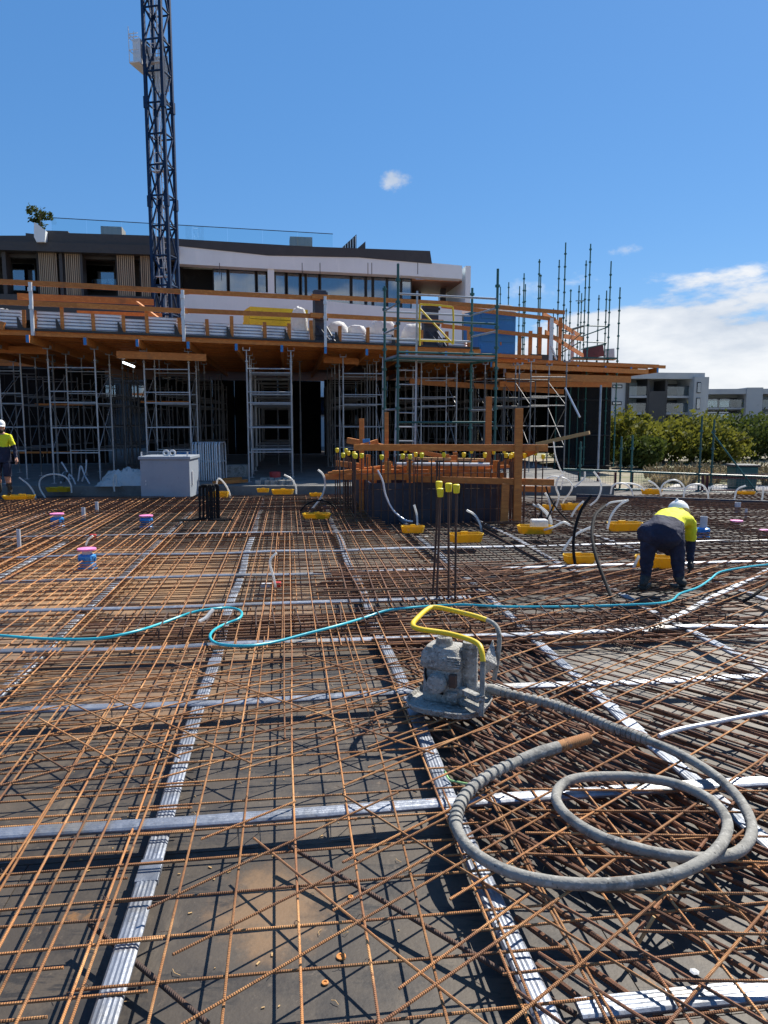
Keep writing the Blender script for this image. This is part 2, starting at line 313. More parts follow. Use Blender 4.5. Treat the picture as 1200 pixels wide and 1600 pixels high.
def translucent(m, col, k):
    n = m.node_tree; p = n.nodes['Principled BSDF']; o = [x for x in n.nodes if x.type == 'OUTPUT_MATERIAL'][0]
    t = n.nodes.new('ShaderNodeBsdfTranslucent'); t.inputs[0].default_value = (*col, 1); mx = n.nodes.new('ShaderNodeMixShader'); mx.inputs[0].default_value = k
    n.links.new(p.outputs[0], mx.inputs[1]); n.links.new(t.outputs[0], mx.inputs[2]); n.links.new(mx.outputs[0], o.inputs[0])
translucent(M['white_pl'], (.80, .80, .77), .45); translucent(M['tray'], (.78, .48, .015), .3); translucent(M['foliage'], (.22, .22, .03), .3); translucent(M['foliage_dark'], (.09, .12, .02), .25)
translucent(M['drygrass'], (.42, .34, .2), .3); translucent(M['white_bag'], (.7, .7, .68), .3)
def glass_mat(name, tint, alpha):
    m = bpy.data.materials.new(name); m.use_nodes = True; N = m.node_tree.nodes; L = m.node_tree.links
    for x in list(N): N.remove(x)
    o = N.new('ShaderNodeOutputMaterial'); tr = N.new('ShaderNodeBsdfTransparent'); tr.inputs[0].default_value = (*tint, 1)
    gl = N.new('ShaderNodeBsdfGlossy'); gl.inputs['Roughness'].default_value = .03; gl.inputs[0].default_value = (.9, .95, 1, 1)
    fr = N.new('ShaderNodeFresnel'); fr.inputs[0].default_value = 1.5
    ad = N.new('ShaderNodeMath'); ad.operation = 'ADD'; ad.use_clamp = True; ad.inputs[1].default_value = alpha; L.new(fr.outputs[0], ad.inputs[0])
    mx = N.new('ShaderNodeMixShader'); L.new(ad.outputs[0], mx.inputs[0]); L.new(tr.outputs[0], mx.inputs[1]); L.new(gl.outputs[0], mx.inputs[2]); L.new(mx.outputs[0], o.inputs[0]); return m
M['glass'] = glass_mat('window_glass', (.50, .60, .68), .16)
M['balustrade_glass'] = glass_mat('balustrade_glass', (.90, .955, .96), .02)
M['net'] = glass_mat('fine_debris_net', (.30, .30, .31), .0)
M['net'].node_tree.nodes.remove([n for n in M['net'].node_tree.nodes if n.type == 'BSDF_GLOSSY'][0])
_N = M['net'].node_tree; _d = _N.nodes.new('ShaderNodeBsdfDiffuse'); _d.inputs[0].default_value = (.03, .032, .035, 1)
_mx = [n for n in _N.nodes if n.type == 'MIX_SHADER'][0]; _N.links.new(_d.outputs[0], _mx.inputs[2])
for l in list(_N.links):
    if l.to_node == _mx and l.to_socket == _mx.inputs[0]: _N.links.remove(l)
_mx.inputs[0].default_value = .72
# ================================================================== SETTING
def proj(p):
    d = p-Vector((0, 0, EYE)); zc = d.y*CT-d.z*ST
    if zc < .15: return None
    return 600+FPX*d.x/zc, 800-FPX*(d.y*ST+d.z*CT)/zc
def seen(p, m=60):
    q = proj(p); return q is not None and -m < q[0] < 1200+m and -m < q[1] < 1600+m*2
# the ground far around the site
g = MB(); g.add([(-900, -200, -.12), (900, -200, -.12), (900, 2500, -.12), (-900, 2500, -.12)], [(0, 1, 2, 3)])
struct(build(g, 'ground', M['ground']))
# formwork deck: loose plywood sheets on a bearer frame
deck = struct(thing('formwork_deck', '', '', (0, 0, 0), YAW))
del deck['label'], deck['category']
under = MB().box(-16, 17, -1.5, 21, -.11, -.03); build(under, 'deck_frame', M['navy_form'], deck)
sheet = MB().box(-1.198, 1.198, -.598, .598, -.018, 0).mesh('plywood_sheet', M['ply'])
for i in range(-7, 8):
    for j in range(-1, 17):
        a, b = i*2.4+(1.2 if j % 2 else 0), j*1.2+.3
        if not any(seen(G(a+da, b+db), 450) for da in (-1.2, -.6, 0, .6, 1.2) for db in (-.6, 0, .6)): continue
        o = inst(sheet, 'plywood_sheet', deck, (a, b, U(-.003, .0)), (U(-.0006, .0006), U(-.0006, .0006), U(-.001, .001)))
# cast slab of the storey under the elevated formwork
sb = MB(); sb.box(-24, 6.2, 19.75, 60, -.11, .25)
struct(build(sb, 'concrete_slab', M['concrete']))
sb = MB(); sb.box(4.6, 6.3, 20.2, 22.4, -.11, .06)
struct(build(sb, 'concrete_landing', M['path']))
# pale path and planting strip beyond the fence
pa = MB(); c0 = [atZ(u, v, -.116) for u, v in ((1000, 777), (1420, 792), (1420, 766), (1060, 755))]
pa.add(c0, [(0, 1, 2, 3)]); struct(build(pa, 'path', M['path']))

# ================================================================== POST-TENSIONING DUCTS
def duct(name, label, pts, w=.09, h=.022, group=None, couplers=()):
    P = smoothpath(pts, 8); prof = []
    n = 11
    for i in range(n):
        t = -1+2*i/(n-1); rib = .0014 if i % 2 else -.0004
        prof.append((t*w/2*.97, h/2*(1-abs(t)**6*.6)+rib))
    prof += [(w/2, 0)]+[(t*w/2*.95, -h/2) for t in (1, 0, -1)]+[(-w/2, 0)]
    k = len(prof); mb = MB(); vs = []; m = len(P)
    for i in range(m):
        t = (P[min(i+1, m-1)]-P[max(i-1, 0)]).normalized(); sx = t.cross(Vector((0, 0, 1))).normalized(); up = sx.cross(t)
        vs += [P[i]+sx*x+up*(y+.0022*mnoise.noise(Vector((x*45, i*.9, P[0].x*9)))) for x, y in prof]
    fs = [(i*k+j, (i+1)*k+j, (i+1)*k+(j+1) % k, i*k+(j+1) % k) for i in range(m-1) for j in range(k)]+[tuple(range(k)), tuple(reversed(range((m-1)*k, m*k)))]
    mb.add(vs, fs); root = thing(name, label, 'duct', P[0], group=group)
    build(mb, 'duct_body', M['galv'], root, world=True)
    for c in couplers:
        i = int(c*(m-2)); q = MB(); q.bar(P[i], P[i]+(P[i+1]-P[i]).normalized()*.16, w*1.06, h*1.25); build(q, 'coupler', M['galv'], root, world=True, bevel=.003)
    return root
def wavy(fn, t0, t1, step, amp, zf):
    n = max(3, int((t1-t0)/step)); ph = U(0, 6)
    return [fn(t0+(t1-t0)*i/n, amp*math.sin(ph+i*1.7)*U(.3, 1), zf+U(-.012, .010)) for i in range(n+1)]
LD = [(-5.0, 'far left of the deck, in front of the tool box'), (-3.52, 'past the grey stub pipe at the far left'), (-2.05, 'crossing the left side of the deck past the blue pipe bases'), (-.62, 'left of the centre, starting at the bottom left'),
      (.79, 'running to the bottom right of centre beside the vibrator'), (2.12, 'passing under the coiled vibrator hose on the right'), (3.60, 'in front of the bending worker'), (5.05, 'beyond the bending worker on the right')]
for i, (a0, w) in enumerate(LD):
    b0 = 1.2
    duct('steel_duct', 'steel duct running away, '+w, wavy(lambda t, e, z, a=a0: G(a+e, t, z), b0, 18.0, .9, .022, .098), couplers=(.11, .27, .42) if i == 3 else (.08+.05*(i % 3), .2, .45))
CD = [(2.06, .9, 6.5, 'nearest cross duct at the bottom right'), (3.37, -4.5, 6.5, 'second nearest, below the coiled hose'), (4.87, -6, 7.5, 'third, behind the vibrator base'), (6.15, -7, 8.5, 'fourth, just below the teal hose'),
      (7.50, -7, 1.9, 'fifth, above the loop of the teal hose'), (9.0, -8, 8, 'sixth, level with the base of the starter bar cluster'), (10.6, -8.5, 9, 'seventh, past the near pink capped pipe'), (12.4, -9, 1.4, 'eighth, in front of the navy form panels')]
for i, (b0, a0, a1, w) in enumerate(CD):
    duct('steel_duct', 'steel duct lying across the deck, '+w, wavy(lambda t, e, z, b=b0: G(t, b+e-.012*min(2.6, max(0, t-2))**2*(1 if b < 8 else 0), z), a0, a1, .8, .024, .124), w=.085 if i > 2 else .09)
duct('steel_duct', 'flat ribbed steel duct lying askew, crossing another near the right edge', [atZ(u, v, .12) for u, v in ((1003, 988), (1060, 962), (1120, 930), (1172, 905), (1230, 876))], w=.08)

# ================================================================== REINFORCEMENT
BARS = {}
def bar_mesh(L, r, mat, var):
    key = (round(L, 1), r, mat, var)
    if key not in BARS:
        L = key[0]; m = max(3, int(L/.7)); a1, a2 = U(0, 6), U(0, 6); am = min(.015, .0042*L)
        pts = [(-L/2+L*i/m, am*math.sin(a1+i*1.1)*U(.2, 1), am*.6*math.sin(a2+i*.9)*U(.2, 1)) for i in range(m+1)]
        BARS[key] = MB().tube(pts, r, 7).mesh('reinforcing_bar', M[mat], smooth=True)
    return BARS[key]
def rebar_mat(label, bars, group=None, joined=False, name='reinforcing_mat', cat='reinforcing mat'):
    """bars: (p, q, r, material) world end points"""
    bars = [b for b in bars if any(seen(b[0].lerp(b[1], t/6), 420) for t in range(7))]
    if not bars: return
    c = sum(((b[0]+b[1])/2 for b in bars), Vector())/len(bars); c.z = 0
    if joined:
        mb = MB()
        for p, q, r, m in bars: mb.cyl(p, q, r, 5, caps=False)
        o = build(mb, name, M[bars[0][3]], None, smooth=True); return tag(o, label, cat, group)
    root = thing(name, label, cat, c, group=group)
    for p, q, r, m in bars:
        d = q-p; L = d.length
        me = bar_mesh(L, r, m, random.randrange(3))
        inst(me, 'reinforcing_bar', root, (p+q)/2-c, (U(0, 6), -math.asin(d.z/L), math.atan2(d.y, d.x)))
    return root
def grid_bars(a0, a1, b0, b1, sp, z, r, mat, mat2=None, jit=.012, ov=.06):
    out = []; off = U(0, .05)
    a = a0+off
    while a < a1:
        e = U(-jit, jit); f = U(-jit, jit); out.append((G(a+e, b0-U(0, ov), z+U(-.004, .004)), G(a+f, b1+U(0, ov), z+U(-.004, .004)), r, mat)); a += sp
    b = b0+off
    while b < b1:
        e = U(-jit, jit); f = U(-jit, jit); out.append((G(a0-U(0, ov), b+e, z-.012+U(-.004, .004)), G(a1+U(0, ov), b+f, z-.012+U(-.004, .004)), r, mat2 or mat)); b += sp
    return out
near = [(-5.9, -3.8, 1.6, 6.4, 'beyond the left edge of the photo'), (-3.9, -2.0, 1.2, 6.4, 'at the left edge of the photo'), (-2.15, -.5, .9, 6.2, 'over the left foreground beside the long duct'), (-.72, .95, .9, 6.2, 'over the middle foreground between two long ducts'), (.7, 2.0, 1.0, 3.4, 'over the right foreground, under the loose diagonal bars')]
NEARB = []
for a0, a1, b0, b1, w in near:
    gb_ = grid_bars(a0, a1, b0, b1, .235, .137, .0054, 'rust'); NEARB.append(gb_); rebar_mat('rusty square reinforcing mat '+w, gb_)
for a0, a1, b0, b1, w in [(-6.2, -3.7, 5, 12.3, 'far left around the grey stub pipe'), (-4.0, -1.9, 6.1, 12.3, 'around the near pink capped pipe'), (-2.1, .0, 6.0, 12.3, 'around the white and red cable stub'), (-.2, 1.9, 6.0, 12.3, 'in front of the navy form panels')]:
    rebar_mat('rusty square reinforcing mat '+w, grid_bars(a0, a1, b0, b1, .20, .137, .0062, 'rust')+grid_bars(a0, a1, b0+1.2, b1, .235, .07, .006, 'rust'), joined=True)
for a0, a1, b0, b1, w in [(-9.2, -5.8, 9, 18.2, 'at the far left below the standing worker'), (-6.0, -3.4, 12.0, 18.2, 'around the two far pink capped pipes'), (-3.6, -.8, 12.0, 18.2, 'in front of the grey tool box'), (-1.0, 1.7, 12.0, 18.2, 'left of the navy form panels'),
                       (1.8, 4.8, 9.4, 13.2, 'right in front of the navy form panels'), (4.6, 8.0, 8.8, 16.5, 'behind the bending worker'), (7.6, 12.4, 8.0, 17.6, 'at the far right by the fence')]:
    rebar_mat('brown dense reinforcing mat '+w, grid_bars(a0, a1, b0, b1, .17, .13, .0075, 'rust_dark'), joined=True)
for a0, a1, b0, b1, w in [(-6.0, -3.4, 12.0, 18.2, 'around the two far pink capped pipes'), (-3.6, -.8, 12.0, 18.2, 'in front of the grey tool box'), (-1.0, 1.7, 12.0, 18.2, 'left of the navy form panels'), (-9.2, -5.8, 9, 18.2, 'at the far left below the standing worker')]:
    rebar_mat('thin orange top mat over the dense bars '+w, grid_bars(a0, a1, b0, b1, .28, .155, .0052, 'rust'), joined=True)
lap = [(G(a+U(-.015, .015), 1.1+U(0, .4), .143), G(a+U(-.02, .02), 6.2, .143), .0054, 'rust') for a in (-2.35, -1.62, -1.5, -1.16, -1.04, -.86)]
b = 1.3
while b < 6: lap.append((G(-3.4, b+U(-.01, .01), .122), G(-.72+U(-.12, .05), b+U(-.02, .02), .122), .0054, 'rust')); b += .235*U(.9, 1.1)
rebar_mat('extra lapped bars doubling the mat left of the nearest long duct', lap)
lap = [(G(a+U(-.02, .02), 4.2, .143), G(a+U(-.03, .03), 7.4, .143), .0054, 'rust') for a in (-.3, -.05, .35, .52)]+[(G(-2.8, b, .12), G(.8+U(-.2, .4), b+U(-.03, .03), .12), .0056, 'rust') for b in (4.35, 4.6, 5.0, 5.22, 5.5, 5.72, 5.95)]
rebar_mat('extra lapped bars doubling the mat left of the vibrator', lap)
# diagonal mats on the right: directions D1 (up to the right) and D2 (down to the right)
D1 = Vector((math.sin(R(48.5)), math.cos(R(48.5)), 0)); D2 = Vector((-D1.y, D1.x, 0))
def clipG(p, d, a0, a1, b0, b1):
    lo, hi = -30, 30
    for n, c0, c1 in (((GC, GS), a0, a1), ((-GS, GC), b0, b1)):
        k = d.x*n[0]+d.y*n[1]; o = p.x*n[0]+p.y*n[1]
        if abs(k) < 1e-6:
            if not c0 < o < c1: return None
            continue
        t0, t1 = sorted(((c0-o)/k, (c1-o)/k)); lo, hi = max(lo, t0), min(hi, t1)
    return (lo, hi) if hi-lo > .35 else None
def diag(a0, a1, b0, b1, d, sp, z, r, mat, ragged=.35, ang=0.0, keep=1.0):
    d = Matrix.Rotation(ang, 3, 'Z') @ d; nrm = Vector((-d.y, d.x, 0)); out = []
    c = G((a0+a1)/2, (b0+b1)/2); t = -8+U(0, sp)
    while t < 8:
        p = c+nrm*t; dd = Matrix.Rotation(U(-.018, .018), 3, 'Z') @ d; k = clipG(p, dd, a0, a1, b0, b1)
        if k and random.random() < keep:
            q0 = p+dd*(k[0]-U(-.1, ragged)); q1 = p+dd*(k[1]+U(-.1, ragged)); q0.z = z+U(-.006, .006); q1.z = z+U(-.006, .006); out.append((q0, q1, r, mat))
        t += sp*U(.9, 1.1)
    return out
rebar_mat('loose orange bars laid diagonally up to the right over the right foreground', diag(.55, 6.0, 1.15, 5.2, D1, .27, .158, .0058, 'rust', .6))
rebar_mat('thin rusty bars laid diagonally down to the right over the right foreground', diag(.9, 6.2, 1.15, 5.2, D2, .24, .147, .0062, 'rust_dark', .4))
rebar_mat('orange bars laid diagonally between the vibrator and the bending worker', diag(1.7, 8.6, 4.6, 8.6, D1, .30, .16, .0058, 'rust', .5))
rebar_mat('thin brown bars crossing below the bending worker toward the right edge', diag(1.9, 8.6, 4.6, 8.4, D2, .22, .148, .0064, 'rust_dark', .4, R(4)))
rebar_mat('short crossed bars scattered in the left middle, rising to the right', diag(-2.3, 1.0, 3.75, 5.5, D1, .19, .152, .0052, 'rust', .25, R(-6)))
rebar_mat('short crossed bars scattered in the left middle, falling to the right', diag(-1.5, .9, 3.9, 5.6, D2, .24, .162, .0052, 'rust', .15, R(8), .8))
rebar_mat('tangled thin brown bars over the right foreground below the hose coil', diag(1.2, 3.6, 1.3, 3.6, G(1, 0), .21, .165, .0055, 'rust', .3, R(-9), .8)+diag(1.4, 4.4, 2.2, 5.0, D1, .33, .12, .0075, 'rust_dark', .4, R(9), .8))
rebar_mat('few loose thin bars fanned out at the lower centre', diag(-.45, 1.0, 2.2, 3.3, D1, .3, .165, .0052, 'rust', .3)+diag(-.2, 1.2, 2.0, 3.4, D2, .5, .158, .0052, 'rust', .2))
# heavy bars (beam strips)
rebar_mat('thick dark ribbed bars bundled under the vibrator hose coil', diag(.95, 4.2, 1.5, 4.3, D2, .15, .085, .0115, 'rust_dark', .3, R(-4), .8)+diag(1.2, 4.6, 2.4, 4.9, D2, .19, .055, .011, 'rust_dark', .3, R(3), .85))
rebar_mat('thick dark bars fanned under and behind the vibrator', diag(.85, 2.1, 2.9, 6.6, Vector((-.42, .9, 0)).normalized(), .10, .07, .010, 'rust_dark', .3)+diag(.9, 2.2, 3.0, 6.4, Vector((-.1, 1, 0)).normalized(), .13, .05, .011, 'rust_dark', .2))
rebar_mat('dark heavy bars in a beam strip along the right edge', diag(3.6, 6.6, 3.2, 5.4, D2, .10, .08, .011, 'rust_dark', .4, R(10), .7))
def strip(a0, a1, b0, b1, n, z, r, mat):
    return [(G(a0-U(0, .3), b0+(b1-b0)*i/(n-1)+U(-.02, .02), z+U(-.03, .03)), G(a1+U(0, .3), b0+(b1-b0)*i/(n-1)+U(-.02, .02), z+U(-.03, .03)), r, mat) for i in range(n)]
rebar_mat('heavy cross bars of the beam strip under the teal hose loop', strip(-1.7, 1.0, 6.35, 7.05, 9, .12, .010, 'rust_dark')+strip(-1.5, .8, 6.4, 7.0, 6, .05, .011, 'rust_dark'))
rebar_mat('heavy cross bars of the beam strip behind the vibrator', strip(.9, 4.4, 5.9, 7.1, 14, .11, .010, 'rust_dark')+strip(1.0, 4.2, 6.0, 7.0, 9, .05, .011, 'rust_dark'))
rebar_mat('dense dark red bars stacked around the starter bar cluster', strip(.55, 2.6, 7.5, 9.2, 20, .15, .010, 'rust_dark')+[(G(.6+i*.14, 7.3, .16+U(-.02, .02)), G(.6+i*.14+U(-.1, .1), 9.4, .16), .009, 'rust_dark') for i in range(14)])
rebar_mat('dense dark bars around the bending worker', diag(2.6, 6.6, 7.5, 9.3, G(1, 0), .07, .12, .010, 'rust_dark', .6, 0, .8)+diag(2.6, 6.6, 7.3, 9.3, D1, .2, .14, .008, 'rust_dark', .5), joined=True)
rebar_mat('dense far bars across the deck behind the bending worker', diag(4.0, 11, 9.2, 13.5, G(1, 0), .24, .15, .009, 'rust_dark', .6, R(6), .8)+diag(4.6, 12, 13.3, 17.0, G(1, 0), .28, .15, .009, 'rust_dark', .6, R(4), .8), joined=True)
rebar_mat('dark bars in front of the slab edge at the far left', diag(-9, 1.2, 15.2, 18.4, G(1, 0), .2, .16, .009, 'rust_dark', .6, R(2), .85), joined=True)
# single odd bars
for p, q, lb in [((140, 1443), (325, 1600), 'short dull steel bar poking across the long duct at the bottom left'), ((452, 1322), (900, 1585), 'long smooth steel bar lying low under the mat at the bottom centre')]:
    mb = MB().cyl(atZ(*p, .10), atZ(*q, .055), .010, 10); tag(build(mb, 'loose_bar', M['rust_black'], smooth=True), lb, 'steel bar')
# stirrup cages of the beam strips
def cage(label, a, b, n, sp, w, h, along, r=.006):
    root = thing('stirrup_cage', label, 'stirrup cage', G(a, b))
    me = MB().tube([(0, -w/2, h), (0, -w/2, .02), (0, w/2, .02), (0, w/2, h), (0, -w/2+.03, h), (0, -w/2+.03, h-.06)], r, 5).mesh('stirrup', M['rust_black'], smooth=True)
    for i in range(n): inst(me, 'stirrup', root, Vector((math.cos(along), math.sin(along), 0))*i*sp, (0, U(-.2, .2), along+U(-.1, .1)))
cage('row of dark stirrups in the beam strip under the teal hose loop', -1.55, 6.7, 13, .2, .6, .2, YAW)
cage('row of dark stirrups in the beam strip right behind the vibrator', 1.4, 6.6, 14, .2, .7, .19, YAW)
cage('short dense bundle of small bent stirrups lying right of the vibrator handle', 2.85, 6.05, 16, .035, .22, .15, YAW+.35, .005)
cage('stirrups poking up at the right edge below the teal hose', 5.0, 5.3, 12, .09, .3, .18, YAW-.4, .005)
# wire chairs that carry the ducts
cm = MB()
for s in (-1, 1):
    cm.tube([(s*.05, -.05, 0), (s*.05, -.02, .10), (s*.05, .02, .10), (s*.05, .05, 0)], .0022, 5)
cm.cyl((-.055, 0, .10), (.055, 0, .10), .0022, 5); cm.cyl((-.05, -.05, .004), (.05, -.05, .004), .0022, 5)
chair_me = cm.mesh('wire_chair', M['wire'], smooth=True)
for a in (-3.2, -2.3, -1.35, -.35, .25, 1.2, 1.9):
    for b in (2.06, 3.37, 4.87, 6.15):
        if b == 2.06 and a < 1: continue
        p = G(a+U(-.2, .2), b, 0)
        if not seen(p, 0): continue
        o = bpy.data.objects.new('wire_chair', chair_me); COL.objects.link(o); o.location = p; o.rotation_euler = (0, 0, YAW+U(-.2, .2))
        tag(o, 'small bent wire chair propping a cross duct above the plywood', 'wire chair', 'wire chairs under the cross ducts')
for i, (u, v, r) in enumerate([(533, 1495, .019), (548, 1402, .012), (508, 1536, .013)]):
    p = atZ(u, v, .001); mb = MB().lathe([(r, 0), (r*.95, .004), (r*.5, .005), (r*.45, .0015), (0.001, .0015)], p, 14)
    tag(build(mb, 'resin_patch', M['washer'], smooth=True), ['largest orange ring mark on the plywood at the bottom centre', 'small orange ring mark on the plywood below the second cross duct', 'faint orange ring mark nearest the bottom edge'][i], 'ring mark')

# tie wires at the crossings and scraps lying on the plywood (too many and too small to count)
tw = MB(); cnt = 0
for gb_ in NEARB:
    la = [b for b in gb_ if abs((b[1]-b[0]).normalized().dot(G(0, 1))) > .7]; lb_ = [b for b in gb_ if b not in la]
    for p in la:
        for q in lb_:
            d1, d2 = p[1]-p[0], q[1]-q[0]; den = d1.x*d2.y-d1.y*d2.x; t = ((q[0].x-p[0].x)*d2.y-(q[0].y-p[0].y)*d2.x)/den; x = p[0]+d1*t
            if not 0 < t < 1 or x.y > 6 or not seen(x, 10) or random.random() > .4: continue
            c = Vector((x.x, x.y, .131)); an = U(0, 3.1); e = Vector((math.cos(an), math.sin(an), 0)); f = Vector((-e.y, e.x, 0))
            tw.tube([c-e*.011-Vector((0, 0, .012)), c-e*.009+Vector((0, 0, .012)), c+Vector((0, 0, .016)), c+e*.009+Vector((0, 0, .010)), c+e*.011-Vector((0, 0, .012))], .0013, 4)
            tw.tube([c+Vector((0, 0, .014)), c+f*.012+Vector((0, 0, .022)), c+f*U(.02, .04)+e*U(-.02, .02)+Vector((0, 0, U(.0, .035)))], .0012, 4)
o = tag(build(tw, 'tie_wires', M['rust_black']), 'dark twisted wire ties at the crossings of the near bars', 'wire ties'); o['kind'] = 'stuff'
db = MB()
for i in range(900):
    a, b = U(-3.2, 3.6), 1.3+U(0, 1)**1.6*6.5; p = G(a, b, .0015)
    if not seen(p, 10): continue
    k = random.random(); an = U(0, 6.3); e = Vector((math.cos(an), math.sin(an), 0)); f = Vector((-e.y, e.x, 0))
    if k < .35: l = U(.015, .05); db.tube([p+Vector((0, 0, .002)), p+e*l*.5+f*U(-.01, .01)+Vector((0, 0, U(.002, .012))), p+e*l+Vector((0, 0, .003))], .0012, 4)
    else: w_ = U(.002, .007); db.bar(p, p+e*w_*U(1, 3), w_, .003)
o = tag(build(db, 'site_debris', M['timber_raw']), 'wood chips and wire offcuts scattered on the plywood under the bars', 'debris'); o['kind'] = 'stuff'
# ================================================================== APARTMENT BUILDING BEHIND
PA = Plane(50.0, R(9.0))
def quadpts(pl, px, n): return [pl.sz(u, v, n) for u, v in px]
ap = thing('apartment_building', 'dark and white apartment building with batten screens behind the formwork', 'building', PA.o, PA.ang)
def slabp(pl, parent, name, mat, px, n0, n1, **k):
    """polygon traced on the facade plane at depth n0, extruded back to n1"""
    return build(MB().prism(quadpts(pl, px, n0), n0, n1), name, mat, parent, **k)
bx_ = lambda s0, s1, n0, n1, z0, z1: MB().box(s0, s1, n0, n1, z0, z1)
sL = PA.sz(-420, 400)[0]; sR = PA.sz(730, 420)[0]; sM = PA.sz(277, 400)[0]
# dark roof band
slabp(PA, ap, 'roof_parapet', M['dark_clad'], [(-420, 344), (0, 368), (40, 368), (40, 364), (58, 366), (72, 360), (106, 361), (107, 364), (235, 368), (277, 373), (480, 385), (672, 392), (675, 412), (560, 402), (420, 399), (277, 384), (277, 397), (-420, 372)], -.9, 9)
slabp(PA, ap, 'eave_beam', M['dark_clad'], [(-420, 362), (277, 384.5), (277, 399), (-420, 377)], -1.15, -.2)
slabp(PA, ap, 'roof_fin', M['white_clad'], [(53, 347), (58, 350), (71, 360), (70, 378), (57, 378), (53, 370)], -1.4, .6)
slabp(PA, ap, 'roof_wedge', M['dark_clad'], [(555, 391), (571, 377), (571, 391)], -.5, 3)
# recess behind the left half, with columns, downstands and batten screens
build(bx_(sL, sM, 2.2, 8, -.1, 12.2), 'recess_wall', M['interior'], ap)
for u0, u1 in ((8, 14), (96, 101), (128, 132), (-60, -54), (-150, -144)):
    s0, z1 = PA.sz(u0, 392); s1, _ = PA.sz(u1, 392); build(bx_(s0, s1, -.7, .3, -.1, z1), 'column', M['dark_clad'], ap)
slabp(PA, ap, 'downstand_beam', M['dark_clad'], [(-420, 376), (277, 398), (277, 408), (-420, 392)], -.1, .3)
slabp(PA, ap, 'floor_edge', M['dark_clad'], [(-420, 452), (277, 464), (277, 500), (-420, 500)], -.8, 2.1)
for u0, u1 in ((60, 89), (101, 129), (182, 210), (219, 234), (-70, -30), (-190, -150)):
    scr = build(MB().box(PA.sz(u0, 392)[0], PA.sz(u1, 392)[0], -.55, -.52, PA.sz(u0, 470)[1], PA.sz(u0, 393)[1]), 'batten_screen', M['interior'], ap)
    n = max(4, int((u1-u0)/2.9)); zt = PA.sz(u0, 391, -.9)[1]; zb = PA.sz(u0, 470, -.9)[1]
    sa, sb_ = PA.sz(u0, 400, -.6)[0], PA.sz(u1, 400, -.6)[0]; wd = (sb_-sa)/n
    bm = MB().box(-wd*.28, wd*.28, -.06, .06, zb, zt).mesh('batten', M['batten'])
    for i in range(n): inst(bm, 'batten', scr, (sa+wd*(i+.5), -.62, 0))
def window(pl, parent, u0, u1, v0, v1, n, inner='curtain', name='window', fr=.07):
    """framed pane with curtain or dark room behind it"""
    s0, zt = pl.sz(u0, v0, n); s1, zb = pl.sz(u1, v1, n)
    f = MB(); f.box(s0, s1, n-.06, n+.06, zt-fr, zt); f.box(s0, s1, n-.06, n+.06, zb, zb+fr); f.box(s0, s0+fr, n-.06, n+.06, zb+fr, zt-fr); f.box(s1-fr, s1, n-.06, n+.06, zb+fr, zt-fr)
    w = build(f, name, M['black_frame'], parent)
    build(bx_(s0+fr, s1-fr, n-.015, n+.015, zb+fr, zt-fr), 'pane', M['glass'], w)
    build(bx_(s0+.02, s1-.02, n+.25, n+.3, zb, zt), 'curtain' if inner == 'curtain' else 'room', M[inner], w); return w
for u0, u1, v0, v1 in ((131, 181, 412, 455), (17, 58, 410, 456), (235, 276, 414, 460)): window(PA, ap, u0, u1, v0, v1, 1.9, 'interior')
for u0, u1 in ((137, 160), (163, 180), (212, 218)):
    build(bx_(PA.sz(u0, 430)[0], PA.sz(u1, 430)[0], 1.2, 1.22, PA.sz(u0, 446)[1], PA.sz(u0, 430)[1]), 'balustrade_pane', M['balustrade_glass'], ap)
# white half
slabp(PA, ap, 'white_fascia', M['white_clad'], [(277, 384), (420, 399.5), (575, 402), (722, 415), (722, 436), (640, 431), (420, 420), (277, 412)], -.85, .0)
build(bx_(PA.sz(722, 430)[0], sR, -.9, 7, -.1, PA.sz(722, 415, -.9)[1]), 'end_pier', M['white_clad'], ap)
slabp(PA, ap, 'white_spandrel', M['white_clad'], [(277, 462), (330, 456), (420, 457), (540, 474), (640, 482), (722, 482), (722, 620), (277, 620)], -.8, .0)
s0, z1 = PA.sz(418, 420); s1, _ = PA.sz(428, 420); build(bx_(s0, s1, -.78, .3, -.1, z1-.02), 'pier', M['white_clad'], ap)
for u in (342.5, 472, 500, 575, 581, 653):
    s, zt = PA.sz(u, 404, -.9); build(bx_(s-.02, s+.02, -.856, -.80, PA.sz(u, 430)[1]-.1, zt-.25), 'panel_joint', M['dark_clad'], ap)
for u0, u1, inn in ((332, 356, 'curtain'), (357, 400, 'curtain'), (401, 417, 'interior'), (429, 447, 'curtain'), (448, 469, 'curtain'), (470, 478, 'interior'), (478, 499, 'curtain'), (500, 548, 'curtain'), (549, 571, 'curtain'), (572, 582, 'curtain'), (583, 604, 'curtain'), (605, 626, 'curtain'), (627, 643, 'curtain')):
    window(PA, ap, u0, u1, 414 if u0 < 420 else 418, 459 if u0 < 420 else 496, .2, inn)
build(bx_(PA.sz(278, 420)[0], PA.sz(331, 420)[0], 2.5, 2.6, 5, PA.sz(300, 408)[1]), 'loggia_wall', M['interior'], ap)
